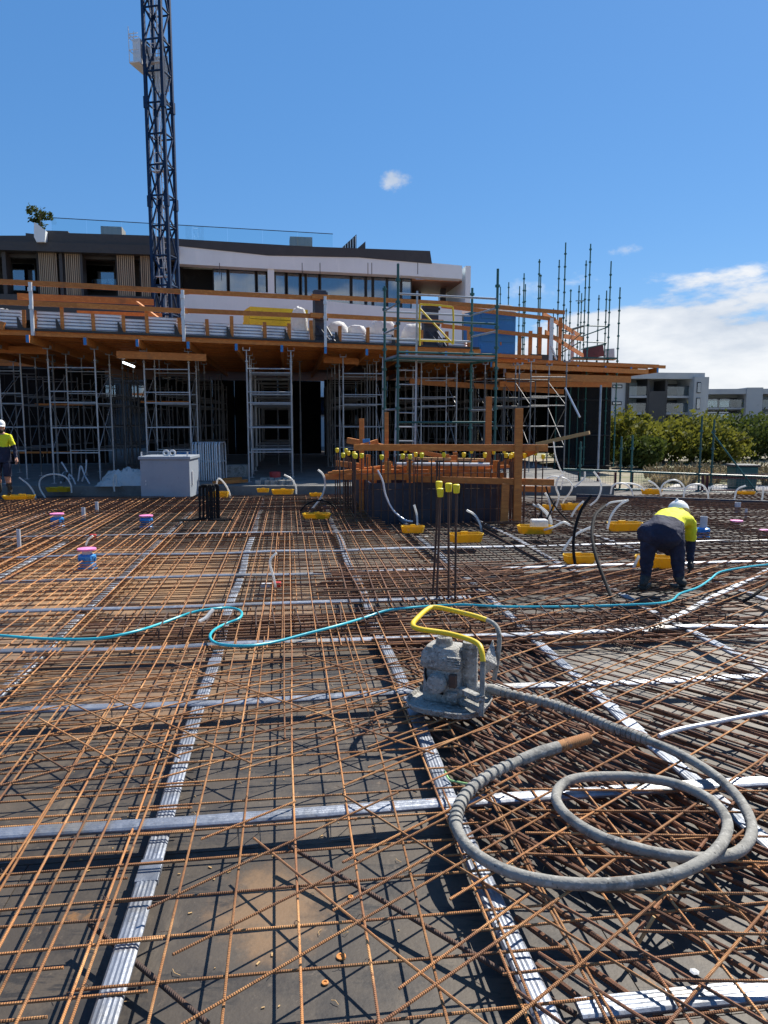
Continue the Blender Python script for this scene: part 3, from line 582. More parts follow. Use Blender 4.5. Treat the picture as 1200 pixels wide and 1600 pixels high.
# open corner loggia with a timber ceiling
sa, za = PA.sz(644, 431, 0); sb_, _ = PA.sz(722, 436, 0)
build(bx_(sa, sR-.3, .02, 6, za-.3, za-.2), 'loggia_ceiling', M['soff_wood'], ap)
build(bx_(sa, sR-2.2, 4.5, 4.6, 5, za-.3), 'loggia_wall', M['interior'], ap)
build(bx_(sa, sR-.1, .05, 5, PA.sz(680, 475)[1]-.4, PA.sz(680, 475)[1]), 'loggia_floor', M['white_clad'], ap)
s0 = PA.sz(703, 440)[0]; build(bx_(s0, s0+.35, 2.5, 2.9, 5, za-.3), 'loggia_column', M['dark_clad'], ap)
build(bx_(sM+2.6, PA.sz(643, 430)[0], .62, 8, 5.5, 12.0), 'inner_wall', M['interior'], ap)
build(bx_(sM, sR-.05, .35, 8, -.1, 5.5), 'lower_wall', M['white_clad'], ap)
build(bx_(sL, sM, -.6, 2.2, -.1, 5.2), 'lower_wall', M['dark_clad'], ap)
for i in range(12):
    u = -60+i*66; window(PA, ap, u, u+46, 600, 648, -.72 if u < 250 else .22, 'interior')
# roof terrace glass
zg = lambda u: PA.sz(u, 340+(u-80)*.058, 1.0)[1]
us = [80, 135, 190, 245, 300, 355, 410, 465, 520]
for u0, u1 in zip(us, us[1:]):
    s0, s1 = PA.sz(u0, 350, 1)[0], PA.sz(u1, 350, 1)[0]; z0 = PA.sz(u0, 372+(u0-80)*.03, 1)[1]
    p = build(MB().prism([(s0+.02, z0), (s1-.02, z0), (s1-.02, zg(u1)), (s0+.02, zg(u0))], 1.0, 1.02), 'balustrade_pane', M['balustrade_glass'], ap)
    build(MB().bar((s0, 1.01, zg(u0)), (s1, 1.01, zg(u1)), .04, .04), 'balustrade_cap', M['dark_clad'], p)
build(bx_(PA.sz(157, 352, 2)[0], PA.sz(190, 352, 2)[0], 2, 3.4, 12.4, PA.sz(157, 353, 2)[1]), 'roof_plant_box', M['batten'], ap)
build(bx_(PA.sz(453, 372, 2)[0], PA.sz(488, 372, 2)[0], 2, 3.2, 12, PA.sz(470, 370, 2)[1]), 'roof_plant_box', M['batten'], ap)
lv = build(MB().prism([PA.sz(533, 388, 1), PA.sz(557, 388, 1), PA.sz(557, 366, 1)], 1, 1.05), 'louvre', M['interior'], ap)
for i in range(6):
    u = 535+i*4; s = PA.sz(u, 380, .9)[0]; build(bx_(s, s+.05, .9, .99, PA.sz(u, 388, .9)[1], PA.sz(u, 387-(u-533)*.85, .9)[1]), 'louvre_blade', M['white_clad'], lv)

# ================================================================== APARTMENT BLOCKS ON THE RIGHT
def block(label, Y0, ang, px, bays, floors, extra=None):
    """px: left u, right u, top v; bays: (u0,u1,kind); floors: list of v levels"""
    pl = Plane(Y0, ang); u0, u1, vt = px; root = thing('apartment_block', label, 'building', pl.o, pl.ang)
    sA, sB = pl.sz(u0, 640)[0], pl.sz(u1, 640)[0]; uc = (u0+u1)/2; zt = pl.sz(uc, vt)[1]
    build(bx_(sA, sB, 2.5, 14, -.1, zt-.3), 'wall', M['render_pale'], root)
    build(bx_(sA-.3, sB-.4, -.8, 12, zt-.3, zt+.35), 'roof', M['render_pale'], root)
    for a, b, kind in bays:
        s0, s1 = pl.sz(a, 640)[0], pl.sz(b, 640)[0]
        if kind == 'dark': build(bx_(s0, s1, -.3, 2.6, -.1, zt-1.6), 'dark_panel', M['dark_clad'], root); continue
        if kind == 'wall': build(bx_(s0, s1, 0, 2.6, -.1, zt-.25), 'wall_pier', M['render_pale'], root)
        for va, vb in zip(floors, floors[1:]):
            za, zb = pl.sz(uc, va)[1], pl.sz(uc, vb)[1]
            if kind == 'wall':
                c = (s0+s1)/2; w = build(bx_(c-.55, c+.55, -.06, -.01, zb+.9, za-.5), 'window', M['black_frame'], root); build(bx_(c-.45, c+.45, -.10, -.07, zb+1, za-.6), 'pane', M['glass'], w); continue
            build(bx_(s0, s1, -.2, 2.5, zb-.12, zb+.12), 'balcony_floor', M['render_pale'], root)
            build(bx_(s0+.1, s1-.1, -.15, -.12, zb+.15, zb+1.1), 'balcony_glass', M['balustrade_glass'], root)
            build(bx_(s0+.1, s1-.1, -.17, -.10, zb+1.1, zb+1.16), 'handrail', M['dark_clad'], root)
            k = max(2, int((s1-s0)/1.7))
            for i in range(k):
                x0 = s0+(s1-s0)*i/k; x1 = s0+(s1-s0)*(i+1)/k
                if (i+int(a)) % 3 == 2: build(bx_(x0, x1, 2.30, 2.46, zb+.12, za-.15), 'balcony_wall', M['curtain'], root); continue
                w = build(bx_(x0+.05, x1-.05, 2.40, 2.48, zb+.12, za-.3), 'window', M['black_frame'], root); build(bx_(x0+.15, x1-.15, 2.34, 2.38, zb+.2, za-.4), 'pane', M['glass'], w)
            build(bx_(s0-.12, s0+.12, -.25, 2.5, zb, za), 'party_wall', M['dark_clad'], root)
        build(bx_(s1-.12, s1+.12, -.25, 2.5, -.1, zt-.3), 'party_wall', M['dark_clad'], root)
    return root, pl
rb, pb = block('pale four storey block with dark central panel and balconies behind the trees', 78, R(6), (948, 1098, 588), [(948, 978, 'wall'), (979, 1010, 'bal'), (1011, 1037, 'dark'), (1038, 1077, 'bal'), (1079, 1097, 'wall')], (594, 620, 646, 674, 700), True)
build(bx_(pb.sz(1076, 600)[0], pb.sz(1098.5, 600)[0], -1.2, 10, -.1, pb.sz(1090, 590)[1]), 'white_tower', M['render_pale'], rb)
for va, vb in ((598, 615), (622, 640), (647, 664)):
    w = build(bx_(pb.sz(1080, 600)[0], pb.sz(1086, 600)[0], -1.27, -1.21, pb.sz(1085, vb)[1], pb.sz(1085, va)[1]), 'window', M['black_frame'], rb)
    build(bx_(pb.sz(1080.6, 600)[0], pb.sz(1085.4, 600)[0], -1.32, -1.28, pb.sz(1085, vb)[1]+.1, pb.sz(1085, va)[1]-.1), 'pane', M['glass'], w)
rc, pc = block('low white block with long glass balconies at the right edge', 100, R(-8), (1096, 1330, 612), [(1098, 1164, 'bal'), (1165, 1186, 'wall'), (1187, 1260, 'bal'), (1262, 1330, 'wall')], (617, 638, 660, 684, 706))
build(bx_(pc.sz(1163, 610)[0], pc.sz(1188, 610)[0], -1.0, 4, -.1, pc.sz(1175, 606)[1]), 'stair_tower', M['render_pale'], rc)

# ================================================================== TREES AND GRASSES
def crown(mb, c, rx, rz, nclump, leaves, size):
    for k in range(nclump):
        while True:
            d = Vector((U(-1, 1), U(-1, 1), U(-1, 1)))
            if .25 < d.length < 1: break
        cc = Vector(c)+Vector((d.x*rx, d.y*rx, d.z*rz)); cr = rx*U(.12, .40)
        for i in range(leaves):
            e = Vector((random.gauss(0, .5), random.gauss(0, .5), random.gauss(0, .45)))*cr
            p = cc+e; s = size*U(.6, 1.4); n = Vector((U(-1, 1), U(-1, 1), U(-.3, 1))).normalized(); a = n.orthogonal().normalized()*s; b = n.cross(a)*U(.35, .6)
            mb.add([p-a, p+b, p+a, p-b], [(0, 1, 2, 3)])
def tree(label, base, h, rx, mat='foliage', ncl=60, lv=55, size=.11, multi=3, name='garden_tree', group='trees beyond the fence', trunk_r=.09):
    root = thing(name, label, 'tree', base, group=group); tm = MB()
    for i in range(multi):
        an = U(0, 6.3); d = Vector((math.cos(an), math.sin(an), 0)); r = trunk_r*U(.7, 1)
        pts = [d*.1, d*(.15+.1*rx)+Vector((0, 0, h*.3)), d*(.35*rx)+Vector((0, 0, h*.55)), d*(.5*rx)+Vector((0, 0, h*.8))]
        tm.tube(smoothpath(pts, 3), [r*(1-.8*j/9) for j in range(10)], 6)
        for k in range(3):
            t = U(.4, .8); s = pts[1].lerp(pts[3], t); e = s+Vector((U(-1, 1)*rx*.6, U(-1, 1)*rx*.6, h*U(.1, .25))); tm.tube([s, (s+e)/2+Vector((0, 0, -.05)), e], [r*.4, r*.3, r*.12], 5)
    build(tm, 'trunk', M['bark'], root, smooth=True)
    cm_ = MB(); crown(cm_, (0, 0, h*.58), rx, h*.43, ncl, lv, size); build(cm_, 'crown', M[mat], root)
    return root
for u, v, Y, rx, mat, lb in [(975, 652, 36, 2.0, 'foliage', 'bright olive tree in front of the pale block, left of the others'), (1035, 662, 37, 1.9, 'foliage', 'olive tree in front of the dark central panel'), (1085, 658, 38, 1.9, 'foliage', 'olive tree just left of the tall green fence post'),
                             (1125, 672, 37, 1.5, 'foliage', 'smaller yellow green tree just right of the tall green posts'), (1150, 655, 41, 2.3, 'foliage_dark', 'dark round tree behind the diagonal green brace'), (1215, 650, 40, 2.6, 'foliage_dark', 'dark tree cut off by the right edge'),
                             (1003, 690, 33, 1.1, 'foliage_dark', 'low dark green shrub in front of the olive trees'), (948, 690, 40, 1.9, 'foliage', 'olive tree half hidden by the netted scaffold'), (905, 690, 43, 1.9, 'foliage', 'olive tree mostly hidden behind the dark net')]:
    p = atY(u, v+U(-6, 6), Y); tree(lb, (p.x, p.y, -.12), p.z+.12, rx*U(.9, 1.1), mat, 62, 62, .12)
P_ = PA.w(PA.sz(60, 345, .3)[0], .3, PA.sz(60, 348, .3)[1]-.6)
tree('small leafy tree in a planter on the roof at the left', P_, PA.sz(60, 318, .3)[1]-P_.z, .75, 'foliage_dark', 26, 26, .10, 1, 'rooftop_tree', None, .05)
def grass(label, p, h, n, spread):
    mb = MB()
    for i in range(n):
        an = U(0, 6.3); d = Vector((math.cos(an), math.sin(an), 0)); l = h*U(.6, 1.1); w = Vector((-d.y, d.x, 0))*.012
        b = p+d*U(0, .12); m = b+d*spread*.35+Vector((0, 0, l*.6)); t = b+d*spread*U(.5, 1)+Vector((0, 0, l*U(.75, 1)))
        mb.add([b-w, b+w, m+w, m-w, t], [(0, 1, 2, 3), (3, 2, 4)])
        if i % 3 == 0: mb.bar(t, t+d*.06+Vector((0, 0, .12)), .03, .03)
    tag(build(mb, 'grass_tuft', M['drygrass']), label, 'grass tuft', 'pale feathery grass tufts beyond the fence')
for k in range(26):
    u = 1020+k*8.5; p = atZ(u+U(-3, 3), 757+U(-3, 4), -.12); p.y += U(-1, 2); grass('pale feathery grass tuft in the planting strip beyond the fence', p, U(.35, .6), 130, .4)
def bin_(u, v):
    p = atZ(u, v, -.12); r = thing('rubbish_bin', 'dark green bin standing on the pale path beyond the fence', 'bin', p)
    build(MB().prism([(-.28, 0), (.28, 0), (.34, .75), (-.34, .75)], -.3, .3), 'bin_body', M['green'], r, bevel=.02); build(MB().box(-.37, .37, -.34, .34, .755, .82), 'lid', M['dark_clad'], r, bevel=.02)
bin_(1158, 768)

# ================================================================== FENCE ON THE RIGHT
def kwik(mb, p, z1, r=.026, step=.5, n=8):
    mb.cyl(p, (p.x, p.y, z1), r, n)
    z = p.z+.3
    while z < z1-.05:
        mb.cyl((p.x, p.y, z-.03), (p.x, p.y, z+.03), r*1.9, 6); z += step
FY = 21.6
fl = Plane(22.0, R(-7))
fence = thing('site_fence', 'green tube fence with wire mesh panels along the right edge of the deck', 'fence', fl.o, fl.ang)
def fp(u, v, n=0): s, z = fl.sz(u, v, n); return Vector((s, n, z))
for u, vt in ((905, 690), (968, 682), (985, 680), (1091, 650), (1110, 655)):
    b = fp(u, 770); t = fp(u, vt); mb = MB(); kwik(mb, Vector((b.x, .0, -.1)), t.z, .028); build(mb, 'post', M['green'], fence, smooth=True)
for va, vb in ((733, 746), (762, 772)):
    for k in range(5):
        ua, ub = 880+k*85, 880+(k+1)*85
        v0, v1 = va+(vb-va)*(ua-880)/340, va+(vb-va)*(ub-880)/340
        build(MB().cyl(fp(ua, v0, -.06), fp(ub-1, v1, -.06), .03, 8), 'rail', M['green'], fence, smooth=True)
build(MB().cyl(fp(1112, 675, -.08), fp(1190, 779, -.08), .022, 8), 'brace', M['green'], fence, smooth=True)
for u in (962, 988, 1099, 1106, 905, 935): 
    t = fp(u, 738, .05); build(MB().box(t.x-.03, t.x+.03, .04, .09, -.12, t.z), 'maroon_post', M['maroon'], fence)
for ua, ub in ((880, 960), (990, 1098), (1112, 1230)):
    mb = MB(); a, b = fp(ua, 738, .03), fp(ub, 738, .03); z1 = min(a.z, b.z); s = a.x
    while s < b.x: mb.cyl((s, .03, -.1), (s, .03, z1), .0035, 4, caps=False); s += .075
    zz = -.08
    while zz < z1: mb.cyl((a.x, .026, zz), (b.x, .026, zz), .0035, 4, caps=False); zz += .075
    build(mb, 'mesh_panel', M['wire'], fence)
build(MB().box(fp(870, 760).x, fp(1260, 760).x, .1, .16, -.12, .03), 'maroon_kerb_rail', M['maroon'], fence)
build(MB().box(fp(1110, 744, .12).x, fp(1260, 744, .12).x, .12, .16, fp(1150, 747, .12).z-.03, fp(1150, 741, .12).z), 'maroon_top_rail', M['maroon'], fence)
kb = MB(); p0, p1 = atZ(900, 783, 0), atZ(1260, 797, 0); kb.bar(p0+Vector((0, 0, .06)), p1+Vector((0, 0, .06)), .05, .24); tag(build(kb, 'edge_form', M['navy_form'], bevel=.004), 'long black edge board closing the right side of the deck', 'edge board')

# ================================================================== TOWER CRANE
cp = atY(260, 470, 40.0); crane = thing('tower_crane', 'navy blue lattice tower crane mast rising behind the formwork', 'crane', (cp.x, cp.y, 0), R(-12))
W = .47; ZT = atY(251, -90, 40).z
for sx in (-1, 1):
    for sy in (-1, 1):
        build(MB().box(sx*W-.075, sx*W+.075, sy*W-.075, sy*W+.075, -.1, ZT), 'chord', M['crane'], crane)
PHt = 1.5; z0 = 3.0; k = 0
hb = MB().cyl((-W+.08, 0, 0), (W-.08, 0, 0), .05, 7).mesh('horizontal_brace', M['crane'], smooth=True)
dl = math.hypot(2*W-.16, PHt); dbm = MB().cyl((-dl/2, 0, 0), (dl/2, 0, 0), .05, 7).mesh('diagonal_brace', M['crane'], smooth=True)
dan = math.atan2(PHt, 2*W-.16)
while z0+PHt < ZT:
    for fi, (x, y, rz) in enumerate(((0, -W, 0), (W, 0, R(90)), (0, W, 0), (-W, 0, R(90)))):
        inst(hb, 'horizontal_brace', crane, (x, y, z0), (0, 0, rz))
        sg = 1 if (k+fi) % 2 else -1
        e = Vector((math.cos(rz), math.sin(rz), 0)); d = bpy.data.objects.new('diagonal_brace', dbm); COL.objects.link(d); d.parent = crane; d.location = (x, y, z0+PHt/2)
        d.rotation_euler = Matrix.Rotation(rz, 3, 'Z').to_4x4().to_3x3().__matmul__(Matrix.Rotation(-sg*dan, 3, 'Y')).to_euler()
    z0 += PHt; k += 1
z0 = 4.2
while z0 < ZT-1:
    mb = MB(); mb.box(-W+.1, W-.1, -W+.1, -.1, z0, z0+.05)
    for x in (-.3, .3): mb.cyl((x, -.12, z0), (x, -.12, z0+1.0), .02, 6)
    mb.cyl((-.3, -.12, z0+1), (.3, -.12, z0+1), .02, 6); mb.cyl((-.3, -.12, z0+.5), (.3, -.12, z0+.5), .02, 6)
    build(mb, 'rest_platform', M['steel_pale'], crane); z0 += 5.25
mb = MB(); mb.cyl((-.2, .2, 3), (-.05, .2, ZT), .02, 6); mb.cyl((.1, .2, 3), (.25, .2, ZT), .02, 6)
z0 = 3.2
while z0 < ZT: 
    t = (z0-3)/(ZT-3)*.15; mb.cyl((-.2+t, .2, z0), (.1+t, .2, z0), .014, 5); z0 += .3
build(mb, 'ladder', M['steel_pale'], crane, smooth=True)
for x, am in ((.1, .1), (-.2, .06), (.25, .08)):
    build(MB().tube([(x+am*math.sin(i*1.3), -.35+am*math.cos(i), 3+i*(ZT-3)/24) for i in range(25)], .022, 6), 'power_cable', M['steel_pale'], crane, smooth=True)
for vz in (165, 318):
    zc = atY(251, vz, 40).z
    for sx in (-1, 1):
        for sy in (-1, 1): build(MB().box(sx*W-.11, sx*W+.11, sy*W-.11, sy*W+.11, zc-.28, zc+.28), 'splice_sleeve', M['crane'], crane)
za, zb = atY(215, 108, 40).z, atY(215, 52, 40).z
pf = MB().box(-W-.62, -W-.1, -.9, .6, za, za+.06); pf = build(pf, 'side_platform', M['steel_pale'], crane)
mb = MB()
for y in (-.9, -.4, .1, .6): mb.cyl((-W-.6, y, za), (-W-.6, y, zb), .02, 6)
for zz in (za+.6, za+1.2, zb-.35): mb.cyl((-W-.6, -.9, zz), (-W-.6, .6, zz), .02, 6); mb.cyl((-W-.6, -.9, zz), (-W-.1, -.9, zz), .02, 6)
build(mb, 'platform_rail', M['steel_pale'], pf, smooth=True)
build(MB().box(-W-.56, -W-.14, -.6, .5, za+.07, za+1.25), 'cabinet', M['steel_pale'], pf)
build(MB().box(-.35, .38, .25, .35, atY(250, 140, 40).z, atY(250, 84, 40).z), 'back_panel', M['steel_pale'], crane)
# ================================================================== ELEVATED FORMWORK
P1 = Plane(23.1, math.atan(.41)); P2 = Plane(26.1, math.atan(.45))
ZP = P1.sz(400, 530)[1]                         # top of the plywood
gdir = Vector((-GS, GC, 0))
s1a, s1b = P1.sz(-140, 520)[0], P1.sz(748, 545)[0]; s2a, s2b = P2.sz(742, 560)[0], P2.sz(1030, 570)[0]
ef = thing('elevated_formwork', 'raised timber slab formwork with orange joists and bearers carried on steel towers', 'formwork', P1.o)
A0, A1 = P1.w(s1a, 0, 0), P1.w(s1b, 0, 0); B0, B1 = P2.w(s2a, 0, 0), P2.w(s2b, 0, 0)
back = lambda p, d: p+gdir*d
def backto(p, b): return G(toG(p)[0], b, 0)
poly = [A0, A1, B0, B1, backto(B1, 44), backto(A0, 44)]
mb = MB(); n = len(poly); mb.add([p+Vector((0, 0, ZP-.02)) for p in poly]+[p+Vector((0, 0, ZP)) for p in poly], [tuple(reversed(range(n))), tuple(range(n, 2*n))]+[(i, (i+1) % n, n+(i+1) % n, n+i) for i in range(n)])
build(mb, 'deck_plywood', M['soffit'], ef, world=True)
JZ = ZP-.02; joist_d = .13
def inside_edge(a):
    """front b of the deck at grid offset a"""
    best = 99
    for q, r in ((A0, A1), (B0, B1)):
        qa, qb = toG(q); ra, rb_ = toG(r)
        if min(qa, ra)-.02 <= a <= max(qa, ra)+.02: best = min(best, qb+(rb_-qb)*(a-qa)/(ra-qa))
    return best
for pl, sa, sb_, nmax in ((P1, s1a, s1b, 24), (P2, s2a, s2b, 20)):
    for i in range(nmax):
        n_ = .05+i*.52; e = -math.tan(pl.ang-YAW)*n_ if False else 0
        s0 = sa-U(0, .3); s1 = sb_+(U(.0, .25) if i else .1)
        if pl is P2 and i == 0: s1 += .3
        z0 = JZ-joist_d/2
        build(MB().bar(pl.w(s0-.38*n_*.0, n_, z0), pl.w(s1-(.32*n_ if pl is P2 else .25*n_), n_, z0), .065, joist_d), 'joist', M['timber'], ef, world=True)
aa = toG(A0)[0]; bear = []
while aa < toG(B1)[0]-.1:
    b0 = inside_edge(aa); 
    if b0 < 90: bear.append((aa, b0))
    aa += 1.28
for i, (a, b0) in enumerate(bear):
    z0 = JZ-joist_d-.1; st = b0-U(.0, .25)
    o = build(MB().bar(G(a, st, z0), G(a, b0+13, z0), .075, .198), 'bearer', M['timber'], ef, world=True)
    build(MB().bar(G(a, st-.012, z0), G(a, st-.002, z0), .076, .19), 'painted_end', M['blue_end'], o, world=True)
# doubled cross beams seen hanging below the soffit
def beam(u0, v0, u1, v1, Y0, Y1, w=.08, h=.2): build(MB().bar(atY(u0, v0, Y0), atY(u1, v1, Y1), w, h), 'cross_beam', M['timber'], ef, world=True)
beam(182, 554, 322, 559, 20.6, 21.4); beam(505, 562, 560, 565, 24, 24.5); beam(790, 588, 985, 593, 27.0, 29.5, .08, .26); beam(780, 600, 955, 601, 28, 30.5, .08, .2); beam(640, 596, 880, 612, 27, 31)
beam(-40, 545, 75, 548, 21, 21.4); beam(770, 571, 1012, 581, 26.5, 30.6, .08, .18)
beam(0, 508, 7, 510, 18.9, 18.9)
# black edge strip, ribbed zinc packs standing on the edge, timber stubs
build(MB().bar(P1.w(s1a, -.03, ZP+.005), P1.w(s1b, -.03, ZP+.005), .05, .06), 'edge_strip', M['black_frame'], ef, world=True)
stubs = [-40, 38, 55, 98, 147, 194, 231, 282, 325, 363, 415, 453, 488, 532, 576, 620, 660, 700, 735]
for i, u in enumerate(stubs):
    s, _ = P1.sz(u, 520); h = .5 if i % 3 else .62
    o = build(MB().box(-.045, .045, -.04, .04, 0, h), 'stub_post', M['timber'], ef); o.location = P1.w(s, .08, ZP)-ef.location; o.rotation_euler = (U(-.03, .03), U(-.03, .03), P1.ang)
    if i % 2: q = build(MB().prism([(-.05, 0), (.10, 0), (-.02, .3), (-.06, .3)], -.02, .02), 'stub_brace', M['black_frame'], ef); q.location = P1.w(s-.1, .02, ZP)-ef.location; q.rotation_euler = (0, 0, P1.ang)
packs = [(-60, 36, 6), (58, 96, 6), (100, 145, 6), (149, 192, 6), (196, 229, 5), (233, 280, 6), (284, 323, 5), (327, 361, 5), (365, 413, 5), (417, 451, 5), (455, 486, 4), (512, 530, 4), (534, 574, 4), (578, 618, 4), (622, 658, 3), (690, 733, 3)]
for i, (u0, u1, n_) in enumerate(packs):
    s0, s1 = P1.sz(u0, 520)[0], P1.sz(u1, 520)[0]
    root = thing('ribbed_sheet_pack', 'ribbed zinc sheet pack on the formwork edge, %s' % ('cut off by the left photo edge' if i == 0 else '%s from the left' % ('second', 'third', 'fourth', 'fifth', 'sixth', 'seventh', 'eighth', 'ninth', 'tenth', 'eleventh', 'twelfth', 'thirteenth', 'fourteenth', 'fifteenth', 'sixteenth')[i-1]), 'sheet pack', P1.w(s0, .15, ZP), P1.ang, 'ribbed zinc sheet packs along the formwork edge')
    me = MB().prism([(0, 0), (.03, .018), (.03, .065), (0, .078), (.30, .078), (.30, 0)], 0, s1-s0, 'x').mesh('ribbed_sheet', M['ribbed'])
    for k in range(n_): inst(me, 'ribbed_sheet', root, (U(-.02, .02), U(-.01, .01), k*.085), (0, 0, 0))
# guard rail
gr = thing('timber_guardrail', 'two orange timber rails on silver posts along the raised formwork edge', 'guardrail', P1.o)
for u, vt, vb in ((47, 441, 516), (285, 453, 524), (508, 463, 534)):
    s, zt = P1.sz(u, vt, -.06); p = P1.w(s, -.06, 0); o = build(MB().box(p.x-.04, p.x+.04, p.y-.03, p.y+.03, ZP-.15, zt), 'post', M['steel_pale'], gr, world=True)
    for zz in (zt-.18, zt-.62): build(MB().box(p.x-.05, p.x+.05, p.y-.06, p.y+.0, zz-.05, zz+.05), 'bracket', M['steel_pale'], o, world=True)
def rail(pts, h=.13, w=.045, n_=0.0, pl=P1, name='rail'):
    for (u0, v0), (u1, v1) in zip(pts, pts[1:]):
        a, b = pl.sz(u0, v0, n_), pl.sz(u1, v1, n_); build(MB().bar(pl.w(a[0], n_, a[1]), pl.w(b[0]+.06, n_+.004, b[1]), w, h), name, M['timber'], gr, world=True)
rail([(-140, 433), (140, 447), (290, 456)]); rail([(282, 455), (497, 466)], n_=.05); rail([(487, 463), (700, 474), (880, 488)], n_=.0)
rail([(-140, 466), (120, 477), (290, 486)]); rail([(282, 485), (497, 494)], n_=.05); rail([(485, 492), (690, 503)], n_=.0)
rail([(27, 463), (237, 472)], n_=1.6, h=.17); rail([(120, 488), (250, 492)], n_=2.6, h=.1)
br = MB().bar(P1.w(*(lambda q: (q[0], 1.2, q[1]))(P1.sz(214, 472, 1.2))), P1.w(*(lambda q: (q[0], .5, q[1]))(P1.sz(255, 503, .5))), .1, .05); build(br, 'brace', M['timber'], gr, world=True)
# right corner guard rail
g2 = thing('timber_guardrail', 'orange timber guard rail turning the right corner of the raised formwork', 'guardrail', P2.o)
def rail2(u0, v0, u1, v1, n0, n1, h=.14):
    a, b = P2.sz(u0, v0, n0), P2.sz(u1, v1, n1); build(MB().bar(P2.w(a[0], n0, a[1]), P2.w(b[0], n1, b[1]), .05, h), 'rail', M['timber'], g2, world=True)
rail2(690, 478, 868, 499, -.2, .0); rail2(690, 509, 870, 528, -.2, 0); rail2(848, 490, 905, 524, -.1, 4.0, .17); rail2(852, 519, 912, 556, -.1, 3.5, .17); rail2(880, 525, 912, 530, 2, 3.6, .18)
for u, vt, n_, k in ((829, 517, .4, 'timber'), (844, 511, .5, 'timber'), (859, 500, .8, 'timber'), (876, 496, 1.5, 'timber'), (862, 497, -.1, 'steel_pale'), (895, 518, 3.2, 'steel_pale'), (781, 511, .3, 'timber'), (812, 521, .4, 'timber')):
    s, zt = P2.sz(u, vt, n_); p = P2.w(s, n_, 0); build(MB().box(p.x-.07, p.x+.07, p.y-.04, p.y+.04, ZP-.02, zt), 'post', M[k], g2, world=True)
p0, p1 = P2.sz(861, 540, -.15), P2.sz(868, 562, -.15); build(MB().bar(P2.w(p0[0], -.15, p0[1]), P2.w(p1[0], -.2, p1[1]), .08, .05), 'strut', M['steel_pale'], g2, world=True)
build(MB().bar(P2.w(P2.sz(830, 547, .3)[0], .3, ZP+.12), P2.w(P2.sz(872, 547, .3)[0], .3, ZP+.12), .05, .22), 'toe_board', M['black_frame'], g2, world=True)
build(MB().bar(P2.w(P2.sz(700, 551, -.3)[0], -.3, ZP+.05), P2.w(P2.sz(843, 553, -.3)[0], -.3, ZP+.05), .3, .12), 'loose_timber', M['timber'], g2, world=True)

# ------------------------------------------------------------------ things on the raised deck
def bag(label, u, v0, v1, wpx, n_, name='white_sack', mat='white_bag'):
    s, zb = P1.sz(u, v1, n_); zt = P1.sz(u, v0, n_)[1]; w = P1.sz(u+wpx/2, v1, n_)[0]-P1.sz(u-wpx/2, v1, n_)[0]; p = P1.w(s, n_, ZP); h = max(.3, zt-ZP)
    mb = MB(); n = 14; prof = [(.86, 0), (1, .12), (.98, .45), (.9, .75), (.62, .95), (.2, 1.0)]
    for r, z_ in prof:
        for k in range(n):
            a = 2*math.pi*k/n; nz = 1+.16*mnoise.noise(Vector((math.cos(a)*2+u, math.sin(a)*2, z_*3)))
            x = math.copysign(abs(math.cos(a))**.6, math.cos(a)); y = math.copysign(abs(math.sin(a))**.6, math.sin(a)); mb.v.append(Vector((x*w/2*r*nz, y*w*.4*r*nz, z_*h*(1+.1*mnoise.noise(Vector((x*2, y*2, u)))))))
    m = len(prof); mb.f = [(i*n+k, i*n+(k+1) % n, (i+1)*n+(k+1) % n, (i+1)*n+k) for i in range(m-1) for k in range(n)]+[tuple(range((m-1)*n, m*n))]
    mb.v = [v+p for v in mb.v]; tag(build(mb, name, M[mat], smooth=True), label, 'sack', 'white sacks on the raised formwork')
bag('white bulging sack at the left photo edge behind the guard rail', 6, 483, 512, 60, .9)
bag('tall white sack right of the yellow stack', 468, 480, 528, 26, .6)
bag('white sack just right of the dark post', 527, 503, 530, 34, .6)
bag('low flat white sack, middle of the row of sacks', 557, 508, 531, 34, .7)
bag('wide white sack left of the green scaffold', 598, 501, 533, 44, .8)
bag('white sack seen through the green scaffold posts', 645, 507, 535, 34, .8)
s0, s1 = P1.sz(391, 500, 1.2)[0], P1.sz(481, 500, 1.2)[0]; zb, zt = P1.sz(430, 506, 1.2)[1], P1.sz(430, 481, 1.2)[1]
ys = thing('formwork_stack', 'stack of bright yellow panels behind the guard rail beside a white sack', 'panel stack', P1.w(s0, 1.2, ZP), P1.ang)
k = 6; hh = (zt-ZP)/k
me = MB().box(0, s1-s0, 0, 1.0, .012, hh-.004).mesh('yellow_panel', M['yellow'])
for i in range(k): inst(me, 'yellow_panel', ys, (U(-.03, .03), U(-.03, .03), i*hh))
for u, w, v0, lb in ((499, 18, 454, 'dark navy column form standing behind the guard rail left of the green scaffold'), (672, 22, 478, 'dark navy column form seen through the yellow scaffold gate')):
    n_ = .35; s, zt = P1.sz(u, v0, n_); ww = P1.sz(u+w/2, v0, n_)[0]-P1.sz(u-w/2, v0, n_)[0]
    cf = thing('column_form', lb, 'column form', P1.w(s, n_, ZP), P1.ang)
    build(MB().box(-ww/2, ww/2, -.12, .12, 0, zt-ZP), 'form_panel', M['navy_form'], cf, bevel=.01)
    for zz in (.25, .7, zt-ZP-.1): build(MB().box(-ww/2-.03, ww/2+.03, -.16, -.125, zz-.04, zz+.04), 'waler', M['navy_form'], cf)
    for t in (-1, 1): build(MB().bar((t*ww*.2+.06*t, -.17, .5), (t*ww*.2+.25, -.45, .02), .05, .05), 'prop', M['navy_form'], cf)
